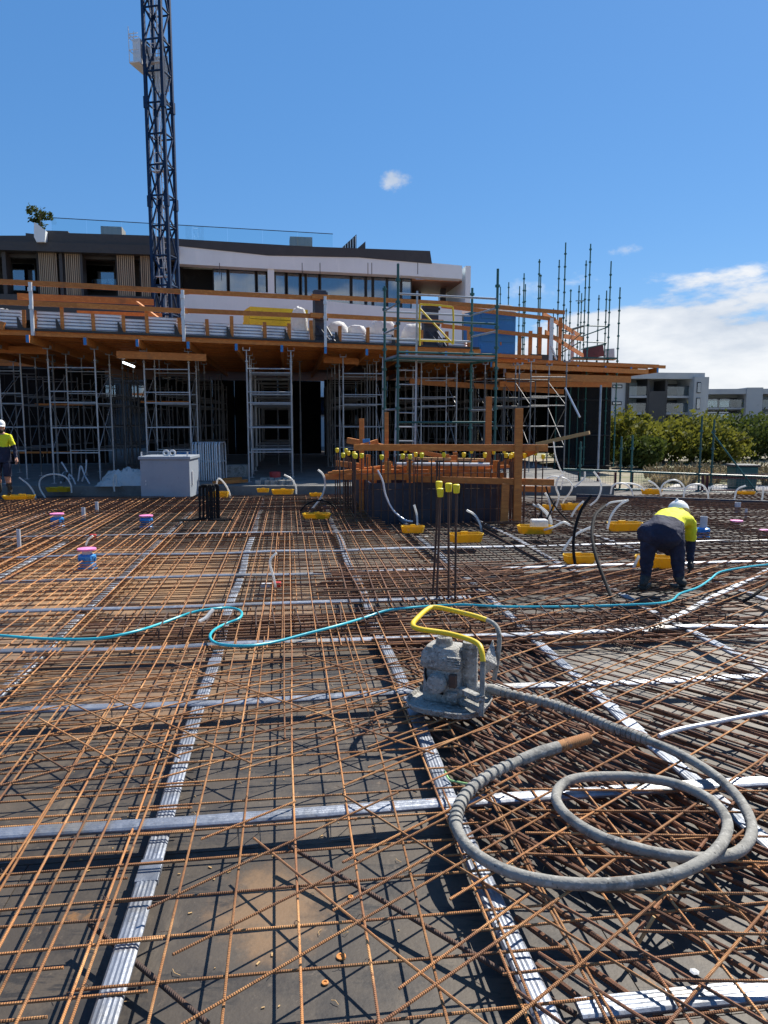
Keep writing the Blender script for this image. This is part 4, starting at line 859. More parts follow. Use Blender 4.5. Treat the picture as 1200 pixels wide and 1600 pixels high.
# blue cabin
s0, _ = P1.sz(748, 520, 3.2); s1, _ = P1.sz(806, 520, 3.2); zt = P1.sz(780, 476, 3.2)[1]; wd = s1-s0
cb = thing('portable_cabin', 'bright blue portable toilet cabin with a white roof on the raised formwork', 'cabin', P1.w(s0, 3.2, ZP), P1.ang)
build(MB().box(0, wd, 0, 1.2, .0, zt-ZP-.22), 'cabin_body', M['portaloo'], cb, bevel=.03)
for i in range(4): build(MB().box(.08, wd-.08, -.025, -.003, .2+i*.42, .5+i*.42), 'wall_panel', M['portaloo'], cb, bevel=.01)
build(MB().prism([(-.06, zt-ZP-.22), (wd+.06, zt-ZP-.22), (wd+.06, zt-ZP-.08), (wd*.8, zt-ZP), (wd*.2, zt-ZP), (-.06, zt-ZP-.08)], -.06, 1.26), 'roof', M['white_pl'], cb, bevel=.02)
# green perimeter scaffold at the right end of the raised deck
ps = thing('perimeter_scaffold', 'tall green scaffold standards rising above the right end of the raised formwork', 'scaffold', (P2.w(s2b-2, 4, 0)))
TOPS = [(884, 379, 30.5), (923, 381, 31), (955, 408, 31), (969, 449, 30.5), (874, 406, 33), (843, 405, 32), (845, 429, 35), (819, 427, 33), (821, 444, 36), (812, 447, 37), (795, 441, 38), (782, 448, 40), (916, 407, 34), (905, 446, 35), (892, 452, 36), (909, 458, 38), (936, 461, 37), (948, 454, 34), (865, 482, 38), (885, 482, 39)]
for u, v, Y in TOPS:
    t = atY(u, v, Y); mb = MB(); kwik(mb, Vector((t.x, t.y, 0.1 if u > 900 else ZP)), t.z, .027, .5, 7); build(mb, 'standard', M['green'], ps, world=True, smooth=True)
def led(u0, v0, Y0, u1, v1, Y1, r=.024): build(MB().cyl(atY(u0, v0, Y0), atY(u1, v1, Y1), r, 7), 'ledger', M['green'], ps, world=True, smooth=True)
for a in ((911, 509, 31, 950, 510, 31), (911, 534, 31, 948, 536, 31), (908, 526, 31, 950, 511, 31), (908, 546, 31, 947, 537, 31), (893, 514, 34, 911, 509, 31), (880, 545, 35, 910, 520, 31), (880, 520, 35, 912, 510, 31), (876, 552, 34, 905, 535, 31), (900, 470, 35, 912, 470, 31)): led(*a)
build(MB().bar(atY(893, 560, 30.8), atY(962, 561, 30.6), .8, .06), 'platform', M['green'], ps, world=True)
build(MB().bar(atY(912, 553, 31.6), atY(943, 547, 32.0), .03, .5), 'maroon_sheet', M['maroon'], ps, world=True)
build(MB().bar(atY(946, 553, 31.6), atY(960, 552, 31.6), .03, .4), 'grey_sheet', M['pvc'], ps, world=True)

# ================================================================== SHORING TOWERS
HT = JZ-joist_d-.2-.25                         # from the slab to the bearers
FW, FD = 1.24, 1.7
fm = MB()
for x in (0, FW): fm.cyl((x, 0, .12), (x, 0, HT-.35), .024, 8)
for zz in (.85, 1.55, 2.25, 2.55, 3.2): 
    if zz < HT-.36: fm.cyl((0, 0, zz), (FW, 0, zz), .019, 7)
frame_me = fm.mesh('frame', M['steel'], smooth=True); frame_me2 = fm.mesh('frame', M['steel_shaded'], smooth=True)
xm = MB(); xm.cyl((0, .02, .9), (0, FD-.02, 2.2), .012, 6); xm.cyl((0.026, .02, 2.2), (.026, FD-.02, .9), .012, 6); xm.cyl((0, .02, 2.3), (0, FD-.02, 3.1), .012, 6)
brace_me = xm.mesh('cross_brace', M['steel'], smooth=True); brace_me2 = xm.mesh('cross_brace', M['steel_shaded'], smooth=True)
jm = MB(); jm.cyl((0, 0, HT-.36), (0, 0, HT-.02), .017, 8); jm.cyl((0, 0, HT-.33), (0, 0, HT-.30), .045, 8)
jack_me = jm.mesh('screw_jack', M['steel'], smooth=True)
fj = MB(); fj.cyl((0, 0, 0), (0, 0, .14), .017, 8); fj.box(-.07, .07, -.07, .07, 0, .008); foot_me = fj.mesh('base_jack', M['steel'], smooth=True)
hm = MB(); hm.box(-.09, .09, -.08, .08, HT-.02, HT-.008); hm.box(-.095, -.088, -.08, .08, HT-.02, HT+.07); hm.box(.088, .095, -.08, .08, HT-.02, HT+.07)
head_me = hm.mesh('u_head', M['steel'])
def tower(label, a, b, full=True, group=None, k=1.0, shaded=False):
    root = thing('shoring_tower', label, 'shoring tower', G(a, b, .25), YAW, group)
    for y in (0, FD): inst(frame_me2 if shaded else frame_me, 'frame', root, (0, y, 0), (0, 0, 0), (k, 1, 1))
    for x in (0, FW*k): inst(brace_me2 if shaded else brace_me, 'cross_brace', root, (x-.013, 0, 0))
    if full:
        for x in (0, FW*k):
            for y in (0, FD): inst(jack_me, 'screw_jack', root, (x, y, 0)); inst(foot_me, 'base_jack', root, (x, y, 0)); inst(head_me, 'u_head', root, (x, y, 0))
    return root
cols = [(-9.05, 21.6, 'at the far left behind the standing worker'), (-6.52, 21.6, 'left front tower between the standing worker and the tool box'), (-4.04, 22.0, 'standing right behind the grey tool box'), (-1.13, 21.4, 'front tower in the middle with many close rungs'),
        (1.72, 23.2, 'front tower left of the green access scaffold'), (4.55, 25.2, 'behind the green access scaffold and its ladder'), (6.9, 25.6, 'right of the green access scaffold'), (8.1, 24.2, 'front right tower beside the white leaning prop')]
short = ['the far left row', 'the row left of the tool box', 'the row behind the tool box', 'the middle row', 'the row left of the green scaffold', 'the row behind the green scaffold', 'the row right of the green scaffold', 'the rightmost row']
ordn = ['second', 'third', 'fourth', 'fifth']
for ci, (a, b, lb) in enumerate(cols):
    for r_ in range(5):
        if ci == 7 and r_ > 2: continue
        if r_ == 0: tower('grey steel shoring tower '+lb, a, b, shaded=ci > 5)
        else: tower('dim shoring tower, %s from the front in %s' % (ordn[r_-1], short[ci]), a+U(-.1, .1), b+r_*3.1, r_ < 2, 'shoring towers deep under the formwork', shaded=True)
# close-set rungs of the middle row: extra single frames
for i in range(4): 
    root = thing('shoring_tower', 'pair of close frames in the narrow middle row, %s from the front' % ('first', 'second', 'third', 'fourth')[i], 'shoring tower', G(-1.13, 21.4+2.45+i*3.1, .25), YAW, 'shoring towers in the narrow middle row')
    inst(frame_me, 'frame', root, (0, -.2, 0)); inst(frame_me, 'frame', root, (0, .1, 0))
for i in range(26):                              # single props between the towers
    a = U(-10, 9); b = inside_edge(a)+U(1.5, 12)
    mb = MB(); p = G(a, b, .25); mb.cyl(p, p+Vector((0, 0, HT*.55)), .03, 8); mb.cyl(p+Vector((0, 0, HT*.55)), p+Vector((0, 0, HT-.01)), .022, 8); mb.box(p.x-.07, p.x+.07, p.y-.07, p.y+.07, .25, .262); mb.box(p.x-.08, p.x+.08, p.y-.08, p.y+.08, .25+HT-.012, .25+HT)
    tag(build(mb, 'steel_prop', M['steel_shaded'], smooth=True), 'single telescopic steel prop standing among the towers under the formwork', 'steel prop', 'single props under the formwork')
# dark panels added to keep daylight out from under the raised deck
for (a0, b0, a1, b1, lb) in ((-17, 30, -7.2, 31, 'dark hoarding added at the left behind the first towers'), (-7.0, 38, 1.7, 38.4, 'dark hoarding added far back behind the middle row'), (1.8, 37, 14.5, 37.5, 'dark hoarding added far back behind the access scaffold'), (-15.5, 16.2, -17, 30, 'dark hoarding added to close the left side'), (12.6, 31, 14.4, 37, 'dark hoarding added to close the right end behind the net')):
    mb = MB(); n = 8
    hd = thing('blocker', lb, 'blocker', G(a0, b0))
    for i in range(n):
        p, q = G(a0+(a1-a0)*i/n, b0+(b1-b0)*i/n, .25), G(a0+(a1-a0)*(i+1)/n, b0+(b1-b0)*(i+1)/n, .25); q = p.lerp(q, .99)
        build(MB().bar(p+Vector((0, 0, 1.9)), q+Vector((0, 0, 1.9)), .04, 3.7), 'blocker_panel', M['blocker_dark'], hd, world=True)
mb = MB(); p = atY(192, 566, 24); q = atY(210, 573, 24.3); mb.cyl(p, q, .035, 8); tag(build(mb, 'work_light', M['led'], smooth=True), 'short bright work light tube hanging under the formwork', 'work light')
for i, (u, v, Y, w_, lb) in enumerate([(100, 632, 25, 1.9, 'timber plank lying on tower rungs behind the left front tower'), (258, 628, 25, 1.6, 'timber plank lying on tower rungs behind the tool box'), (65, 707, 26, 2.4, 'timber stacked low behind the standing worker')]):
    p = atY(u, v, Y); tag(build(MB().bar(p-Vector((w_/2, 0, 0)), p+Vector((w_/2, .2, 0)), .22, .06), 'plank', M['timber']), lb, 'plank')
# leaning white prop and timber sticking out at the right
tag(build(MB().cyl(atY(883, 606, 25), atY(906, 652, 24.6), .035, 8), 'leaning_prop', M['steel_pale'], smooth=True), 'pale steel prop leaning beside the front right tower', 'steel prop')
tag(build(MB().bar(atY(838, 694, 20.5), atY(921, 676, 19.6), .09, .09), 'timber_length', M['timber_raw'], bevel=.004), 'pale timber length sticking out to the right of the towers', 'timber')
# netted scaffold at the right end
ns = thing('netted_scaffold', 'dark netted scaffold bay under the right end of the raised formwork', 'scaffold', atY(918, 760, 31))
q = [atY(868, 600, 31.5), atY(955, 598, 31), atY(950, 760, 31), atY(868, 760, 31.5)]
mb = MB(); mb.add(q+[p+Vector((0, .02, 0)) for p in q], [(0, 1, 2, 3), (7, 6, 5, 4), (0, 4, 5, 1), (1, 5, 6, 2), (2, 6, 7, 3), (3, 7, 4, 0)]); build(mb, 'net', M['net'], ns, world=True)
for u in (868, 890, 902, 940, 953): build(MB().cyl(atY(u+2, 595, 31.3), atY(u-3, 768, 31.3), .03, 7), 'standard', M['green' if u < 935 else 'black_frame'], ns, world=True, smooth=True)
for v in (625, 680, 728): build(MB().cyl(atY(866, v, 31.2), atY(954, v, 30.8), .025, 7), 'ledger', M['black_frame'], ns, world=True, smooth=True)
build(MB().cyl(atY(939, 602, 24), atY(933, 770, 23.6), .035, 8), 'front_standard', M['steel'], ns, world=True, smooth=True)

# ================================================================== GREEN ACCESS SCAFFOLD
fl_, fr_ = atY(622, 412, 18.0), atY(778, 420, 18.75); rl_, rr_ = atY(601, 447, 19.2), atY(738, 450, 19.95)
sc = thing('access_scaffold', 'green scaffold access tower with a platform and ladder in the centre', 'scaffold', Vector((fl_.x, fl_.y, 0)))
for p in (fl_, fr_, rl_, rr_):
    mb = MB(); kwik(mb, Vector((p.x, p.y, 0)), p.z, .032, .5, 9); build(mb, 'standard', M['green'], sc, world=True, smooth=True)
def zat(v, Y): return atY(600, v, Y).z
def lg(p, q, z, mat, nm='ledger', r=.026): build(MB().cyl((p.x, p.y, z), (q.x, q.y, z), r, 8), nm, M[mat], sc, world=True, smooth=True)
zplat = zat(556, 18.2)
for z_, m_ in ((zat(459, 18), 'steel'), (zat(500, 18), 'green'), (zat(550, 18), 'green'), (zat(556, 18)-.06, 'green'), (zat(660, 18), 'green')): lg(fl_, fr_, z_, m_)
for z_, m_ in ((zat(478, 18.4), 'steel'), (zat(522, 18.4), 'steel'), (zplat, 'green')): lg(rl_, rr_, z_-.02, m_)
for z_, m_ in ((zat(478, 18.4), 'steel'), (zat(515, 18.4), 'steel'), (zplat-.05, 'green'), (zat(640, 18.4), 'steel')): lg(fl_, rl_, z_, m_, 'transom'); lg(fr_, rr_, z_, m_, 'transom')
for i in range(5):
    t = (i+.5)/5; p, q = fl_.lerp(rl_, t), fr_.lerp(rr_, t); build(MB().bar((p.x, p.y, zplat), (q.x, q.y, zplat), .22, .045), 'deck_plank', M['steel'], sc, world=True)
lb_, lt_ = atY(636, 744, 17.9), atY(640, 560, 18.1)
lad = MB(); L0, L1 = atY(616, 744, 18.6), atY(622, 545, 18.9)
R0, R1 = atY(648, 744, 18.6), atY(652, 455, 18.9)
for p, q in ((L0, L1), (R0, R1)): lad.bar(p, q, .05, .07)
la = build(lad, 'ladder', M['steel'], sc, world=True)
nr = 9
for i in range(nr):
    t = (i+.5)/nr; build(MB().cyl(L0.lerp(L1, t), R0.lerp(R0.lerp(R1, .69), t), .018, 7), 'rung', M['steel'], la, world=True, smooth=True)
gt = [atY(u, v, 18.7) for u, v in ((656, 540), (656, 482), (662, 476), (700, 479), (708, 486), (708, 538), (656, 535))]
g_ = build(MB().tube(smoothpath(gt[:6], 3)+[gt[5]], .024, 8), 'gate', M['yellow'], sc, world=True, smooth=True)
build(MB().cyl(gt[1], gt[5], .022, 8), 'gate_brace', M['yellow'], g_, world=True); build(MB().cyl(atY(656, 532, 18.7), atY(708, 534, 18.7), .022, 8), 'gate_bar', M['yellow'], g_, world=True)

# ================================================================== CORE FORMWORK WITH STARTER BARS
ca, cb_ = toG(atZ(582, 820, 0)); cw = toG(atZ(792, 820, 0))[0]-ca; cd = 3.0
cf = thing('core_formwork', 'low box of navy form panels around the lift core, ringed by starter bars', 'formwork', G(ca, cb_), YAW)
ph = .80
for i in range(3):
    w_ = cw/3; build(MB().box(i*w_+.004, (i+1)*w_-.004, 0, .05, 0, ph+U(-.03, .03)), 'form_panel', M['navy_form'], cf, bevel=.004)
for i in range(3):
    w_ = cd/3
    for x in (-.05, cw): build(MB().box(x, x+.05, i*w_+.004+.05, (i+1)*w_-.004+.05, 0, ph), 'form_panel', M['navy_form'], cf, bevel=.004)
for i in range(3): build(MB().box(i*cw/3+.004, (i+1)*cw/3-.004, cd+.05, cd+.1, 0, ph), 'form_panel', M['navy_form'], cf, bevel=.004)
for y in (.12, 1.2, 2.4):
    build(MB().bar((-.1, y, ph+.12), (cw+.1, y, ph+.12), .07, .12), 'top_waler', M['timber'], cf)
for i in range(6): build(MB().box(.25+i*cw/6, .37+i*cw/6, .055, .11, .02, ph+.42), 'inner_stud', M['timber'], cf)
cap_me = MB().lathe([(.022, 0), (.030, .005), (.040, .055), (.040, .085), (.030, .095)], (0, 0, 0), 10).mesh('safety_cap', M['cap'], smooth=True)
bars_ = []
for i in range(24): bars_.append((-.25+i*(cw+.5)/23, -.18))
for i in range(12): bars_.append((-.32, .0+i*.26)); bars_.append((cw+.3, .0+i*.26))
for i in range(6): bars_.append((-.55, .1+i*.5))
for i in range(12): bars_.append((.1+i*cw/12, cd+.3))
for i in range(14): bars_.append((cw+U(.1, .9), U(-.5, .6)))
for i in range(8): bars_.append((U(.1, cw-.1), U(.3, 2)))
for i in range(16): bars_.append((U(-.4, cw+.4), U(-.42, -.24)))
capped = 0
for i, (x, y) in enumerate(bars_):
    h = U(1.18, 1.32) if i % 3 else U(1.3, 1.38)
    sb_ = build(MB().cyl((0, 0, 0), (0, 0, h), .012, 7), 'starter_bar', M['rust_black'], cf, smooth=True); sb_.location = (x+U(-.02, .02), y+U(-.02, .02), 0); sb_.rotation_euler = (U(-.015, .015), U(-.015, .015), 0)
    if i % 3 == 0: inst(cap_me, 'safety_cap', sb_, (0, 0, h-.05))
for z_ in (.3, .7, 1.0): build(MB().cyl((-.3, -.2, z_), (cw+.3, -.2, z_), .006, 6), 'tie_bar', M['rust_black'], cf)
# timber barricade round the core
tb = thing('timber_barricade', 'orange timber posts and rails nailed into a barricade around the lift core', 'barricade', G(ca, cb_))
def tpost(u, v0, v1, Y, w_=.11): 
    p, q = atY(u, v0, Y), atY(u-(0 if u < 700 else 3), v1, Y-.05); q.z = max(q.z, .0); build(MB().bar(p, q, w_, w_*.6), 'post', M['timber'], tb, world=True, bevel=.004)
tpost(565, 654, 800, 15.2, .10); tpost(604, 644, 800, 14.6, .08); tpost(764, 620, 800, 16.2, .13); tpost(811, 638, 822, 13.7, .14); tpost(790, 756, 822, 13.72, .14)
def tr(u0, v0, u1, v1, Y0, Y1, h=.12): build(MB().bar(atY(u0, v0, Y0), atY(u1, v1, Y1), .05, h), 'rail', M['timber'], tb, world=True, bevel=.004)
tr(553, 699, 856, 700, 14.5, 13.6, .125); tr(508, 745, 640, 745, 15.6, 14.2, .12); tr(640, 748, 866, 754, 14.15, 13.6, .12); tr(543, 688, 600, 699, 15.6, 15.0, .12); tr(556, 700, 590, 690, 14.7, 15.0, .1)
tr(640, 703, 705, 716, 16.5, 17, .1); tr(775, 730, 840, 702, 16, 13.6, .12); tr(622, 732, 750, 735, 16.6, 16.8, .12); tr(526, 724, 560, 728, 16, 15.5, .12); tr(622, 745, 765, 748, 16.8, 16.8, .14); tr(700, 760, 860, 765, 15.5, 15.5, .12)
for i in range(16):
    x, y = U(-.3, cw+.2), U(.2, cd); an = random.choice((0, 0, R(90), U(0, 3))); l = U(.5, 1.5); zz = ph+U(.05, .4); e = Vector((math.cos(an+YAW), math.sin(an+YAW), U(-.15, .15))); c = G(ca+x, cb_+y, zz)
    if i % 3 == 0: build(MB().bar(G(ca+x, cb_+y, .1), G(ca+x, cb_+y, ph+U(.2, .55)), .1, .06), 'stud', M['timber'], tb, world=True)
    else: build(MB().bar(c-e*l/2, c+e*l/2, .09, .06), 'loose_board', M['timber'], tb, world=True)
build(MB().bar(atY(567, 691, 14.9), atY(578, 690, 14.9), .1, .12), 'blue_offcut', M['blue_end'], tb, world=True)
tag(build(MB().cyl(atY(620, 725, 14.3), atY(765, 726, 14.1), .035, 9), 'steel_tube', M['steel_pale'], smooth=True), 'pale steel tube laid across the core in front of the rails', 'steel tube')
tag(build(MB().bar(atY(625, 716, 16.4), atY(768, 719, 16.4), .12, .06), 'plank', M['timber_raw']), 'weathered pale plank across the core behind the steel tube', 'plank')
# ================================================================== SITE OBJECTS
# grey steel tool box
bp0, bp1 = atZ(221, 785, 0), atZ(297, 785, 0); bw = bp1.x-bp0.x; bh = atY(221, 712, bp0.y).z
tb_ = thing('tool_box', 'pale grey steel site box with lifting lugs standing on the deck', 'site box', (bp0.x, bp0.y, 0), R(2))
for y in (.15, .85): build(MB().box(.05, bw-.05, y-.06, y+.06, .0, .11), 'bearer_timber', M['rust_black'], tb_)
build(MB().box(0, bw, 0, 1.05, .112, bh-.1), 'box_body', M['box'], tb_, bevel=.012)
lid = build(MB().box(-.035, bw+.035, -.035, 1.085, bh-.098, bh-.02), 'lid', M['box'], tb_, bevel=.012)
for x in (bw*.47, bw*.60):
    mb = MB(); n = 14; vs = [(x+math.cos(i*2*math.pi/n)*r, y, bh+.05+math.sin(i*2*math.pi/n)*r) for y in (.3, .33) for r in (.045, .085) for i in range(n)]
    fs = []
    for i in range(n):
        j = (i+1) % n; fs += [(i, j, n+j, n+i), (2*n+i, 3*n+i, 3*n+j, 2*n+j), (i, 2*n+i, 2*n+j, j), (n+i, n+j, 3*n+j, 3*n+i)]
    mb.add(vs, fs); build(mb, 'lifting_lug', M['steel_pale'], lid)
for x in (.03, bw-.05): build(MB().cyl((x, .05, bh-.02), (x, .05, bh+.09), .02, 8), 'hinge_pin', M['steel_pale'], lid)
build(MB().box(bw+.001, bw+.03, .2, .26, .4, .75), 'latch', M['steel_pale'], tb_)
for x, z_ in ((.12, .42), (.12, .5)): build(MB().box(x, x+.015, -.006, .0, z_, z_+.05), 'paper_scrap', M['white_pl'], tb_)
# barrier stack behind the box
p = atZ(300, 752, .25); w_ = atZ(346, 752, .25).x-p.x; h = atY(300, 692, p.y).z-.25
bs = thing('barrier_stack', 'stack of upright grey steel barrier panels behind the tool box', 'barrier stack', p, 0)
me = MB().tube([(0, 0, .02), (0, 0, h-.06), (0, .05, h), (0, .75, h), (0, .8, h-.06), (0, .8, .02)], .02, 6)
me.cyl((0, 0, h*.5), (0, .8, h*.5), .014, 6); me = me.mesh('barrier_panel', M['steel_pale'], smooth=True)
for i in range(13): inst(me, 'barrier_panel', bs, (.03+i*(w_-.06)/12, U(-.03, .03), 0), (0, U(-.02, .02), 0))
# heaps and bits on the slab
def heap(label, u, v, w, d, h, mat, name, Z=.25):
    p = atZ(u, v, Z); mb = MB(); n = 18
    for j in range(n+1):
        for i in range(n+1):
            x, y = i/n*2-1, j/n*2-1; r = max(0, 1-(x*x+y*y)); nz = mnoise.noise(Vector((x*2.2+u, y*2.2, 3)))+.5*abs(mnoise.noise(Vector((x*5, y*5+u, 1))))
            mb.v.append(p+Vector((x*w/2, y*d/2, max(.002, h*r**.6*(.75+.6*nz)))))
    mb.f = [(j*(n+1)+i, j*(n+1)+i+1, (j+1)*(n+1)+i+1, (j+1)*(n+1)+i) for j in range(n) for i in range(n)]
    return tag(build(mb, name, M[mat], smooth=True), label, 'heap')
heap('crumpled pale plastic sheet heaped on the slab left of the tool box', 195, 757, 1.35, .9, .55, 'wrap', 'plastic_sheet_heap')
heap('small crumpled sheet further left on the slab edge', 172, 759, .7, .5, .2, 'wrap', 'plastic_sheet_heap')
p = atZ(207, 742, .25); tag(build(MB().box(p.x, p.x+.9, p.y+1, p.y+1.7, .25, .95), 'steel_case', M['box'], bevel=.02), 'small grey case on the slab behind the plastic heap', 'case')
p = atZ(346, 748, .25); tag(build(MB().box(p.x, p.x+.65, p.y+.6, p.y+1.2, .25, .62), 'granite_block', M['slurry'], bevel=.01), 'pale concrete block on the slab right of the barrier stack', 'block')
for i, (u, v, w_, lb) in enumerate(((362, 752, .5, 'short orange offcut on the slab, left of two'), (372, 756, .45, 'short orange offcut on the slab, right of two'), (352, 757, .7, 'orange board lying below the concrete block'))):
    p = atZ(u, v, .25); tag(build(MB().bar(p+Vector((-w_/2, 0, .05)), p+Vector((w_/2, .2, .07)), .12, .08), 'timber_offcut', M['timber']), lb, 'offcut')
blk = MB().box(-.1, .1, -.08, .08, 0, .12).mesh('paving_block', M['slurry'])
for i in range(9):
    p = atZ(405+i*6+U(-2, 2), 757-(i % 2)*4, .25); o = bpy.data.objects.new('concrete_block', blk); COL.objects.link(o); o.location = p; o.rotation_euler = (0, 0, U(0, 3)); tag(o, 'small pale block in the rubble on the slab below the middle tower', 'block', 'rubble blocks under the middle tower')
p = atZ(430, 750, .25); tag(build(MB().lathe([(.12, 0), (.15, .02), (.17, .22), (.16, .24), (.14, .22), (.12, .03)], p, 12), 'red_bucket', M['red'], smooth=True), 'small red bucket on the slab under the middle tower', 'bucket')
p = atZ(255, 745, .25); tag(build(MB().box(p.x, p.x+.7, p.y+1.5, p.y+2, .25, 1.0), 'blue_drum', M['blue_pl'], bevel=.05), 'dark blue container behind the tool box', 'container')
# loose flexible tubes on the slab at the left
for k, px in enumerate([[(95, 755), (100, 738), (112, 745), (118, 757)], [(122, 752), (126, 728), (132, 742), (140, 756)], [(128, 752), (134, 735), (135, 718)], [(96, 722), (104, 735), (109, 750)]]):
    tag(build(MB().tube(smoothpath([atY(u, v, 20.3+k*.1) for u, v in px], 5), .022, 7), 'loose_tube', M['pvc'], smooth=True), 'thin grey tube propped against the left front tower, ' + ['leftmost of four', 'rightmost of four', 'third from the left and most upright', 'second from the left, leaning'][k], 'tube')
p = atZ(100, 757, .25); tag(build(MB().bar(atY(97, 752, 19.9), atY(104, 738, 20.0), .22, .05), 'black_panel_scrap', M['black_frame']), 'small black panel scrap leaning at the slab edge on the left', 'panel scrap')

# stub pipes
def stub(label, u, v0, v1, wpx, base=True, pink=False, mat='pvc'):
    p = atZ(u, v1, .0); q = atY(u, v0, p.y); px = p.y*1.0/FPX; r = wpx*px/2; root = thing('stub_pipe', label, 'pipe', p)
    build(MB().lathe([(r, 0), (r, q.z), (r*.86, q.z), (r*.86, q.z-.08), (.001, q.z-.08)], n=18), 'pipe', M[mat], root, smooth=True)
    if base:
        b = build(MB().lathe([(r*2.0, 0), (r*2.0, .03), (r*1.7, .05), (r*1.6, .13), (r*1.75, .15), (r*1.75, .18), (r*1.1, .2), (r*1.1, .02)], n=20), 'base_collar', M['blue_pl'], root, smooth=True)
        for k in range(8):
            a = k*math.pi/4; build(MB().bar((math.cos(a)*r*1.5, math.sin(a)*r*1.5, .04), (math.cos(a)*r*1.85, math.sin(a)*r*1.85, .16), .012, .02), 'lug', M['blue_pl'], b)
    if pink: build(MB().lathe([(r*1.9, q.z-.012), (r*1.95, q.z), (r*1.9, q.z+.012), (r*.8, q.z+.016), (.001, q.z+.016)], n=20), 'flange_cap', M['pink'], root, smooth=True)
    return root
stub('pipe stub with blue base and pink cap, nearest of three on the left', 137, 858, 888, 15, True, True)
stub('pipe stub with blue base and pink cap, farther left', 90, 803, 824, 11, True, True)
stub('pipe stub with blue base and pink cap in front of the tool box', 229, 806, 825, 11, True, True)
stub('tall thin grey pipe stub nearest the left photo edge', 31, 827, 868, 6, False)
stub('short grey pipe stub, left of the pair behind the pink caps', 131, 793, 816, 6, False)
stub('short grey pipe stub, right of the pair behind the pink caps', 152, 784, 808, 5, False)
stub('large grey pipe stub with blue base right of the bending worker', 1098, 807, 842, 11, True)
stub('grey pipe stub behind the bending worker', 1059, 786, 806, 9, False)
stub('grey pipe stub farther right behind the bending worker', 1152, 785, 802, 9, False)
stub('low pipe stub with pink cap at the right beyond the bending worker', 1150, 814, 826, 10, False, True)
stub('low pipe stub with pink cap at the right photo edge', 1196, 829, 840, 10, False, True)
stub('thin grey pipe stub between the larger stubs on the right', 1165, 795, 812, 4, False)

# yellow recess trays
def tray(label, u, v, wpx, hpx, rz, tall=1.0, n=0):
    p = atZ(u, v, .13); px = p.y/FPX; w = wpx*px; h = max(.06, hpx*px*.8)*tall; d = w*.55
    root = thing('recess_tray', label, 'plastic tray', p, rz); t = .012
    a = [(-w*.36, -d*.38), (w*.36, -d*.38), (w*.44, 0), (w*.36, d*.38), (-w*.36, d*.38), (-w*.44, 0)]; b = [(x*1.14, y*1.25) for x, y in a]
    mb = MB(); vs = [(x, y, 0) for x, y in a]+[(x, y, h) for x, y in b]+[(x*.95, y*.92, h) for x, y in b]+[(x*.92, y*.9, t) for x, y in a]
    fs = [tuple(reversed(range(6)))]+[tuple(range(18, 24))]
    for r in range(3):
        for i in range(6): fs.append((r*6+i, r*6+(i+1) % 6, (r+1)*6+(i+1) % 6, (r+1)*6+i))
    mb.add(vs, fs); build(mb, 'tray_shell', M['tray'], root)
    build(MB().box(-w*.10, w*.10, d*.30, d*.42, h*.3, h*1.15), 'anchor_block', M['tray'], root, bevel=.006)
    build(MB().bar((-w*.3, 0, h*.55), (w*.3, 0, h*.55), .03, .02), 'cross_rib', M['tray'], root)
    return root
TR = [(30, 781, 50, 9, 0, 'left of the tool box, below the standing worker'), (92, 768, 40, 8, .1, 'left, inside the white hoop near the slab edge'), (122, 762, 28, 6, -.1, 'small one on the left between hoop and plastic heap'), (340, 778, 36, 12, .3, 'just right of the tool box'),
      (411, 769, 20, 7, 0, 'small one below the left leg of the middle tower'), (442, 772, 36, 9, .1, 'dull one below the right leg of the middle tower'), (493, 776, 20, 7, 0, 'small one left of the core barricade'), (495, 810, 46, 10, .1, 'dull one lying left of the navy form panels'),
      (645, 832, 38, 13, 0, 'small one in front of the navy form panels'), (728, 846, 58, 16, .15, 'large one right of the tall starter bars'), (836, 833, 58, 15, -.1, 'at the core corner, with a white pad in it'), (852, 797, 34, 9, .1, 'behind the core corner on the right'),
      (893, 797, 36, 12, .2, 'right of the core corner, near the crossing white tubes'), (976, 829, 58, 16, .1, 'left of the bending worker, half behind him'), (905, 879, 54, 16, .05, 'between the two upright black tubes'), (1022, 886, 62, 22, -.1, 'between the legs of the bending worker'),
      (1018, 772, 34, 9, .1, 'at the far right inside a white hoop by the fence'), (1165, 772, 30, 5, 0, 'flat one at the far right by the fence bin')]
for u, v, w_, h_, rz, lb in TR: tray('yellow plastic recess tray, '+lb, u, v, w_, h_, rz)
p = atZ(842, 826, .2); tag(build(MB().box(p.x-.14, p.x+.14, p.y-.1, p.y+.1, .2, .36), 'white_pad', M['white_bag'], bevel=.03), 'crumpled white pad lying in the tray at the core corner', 'pad')
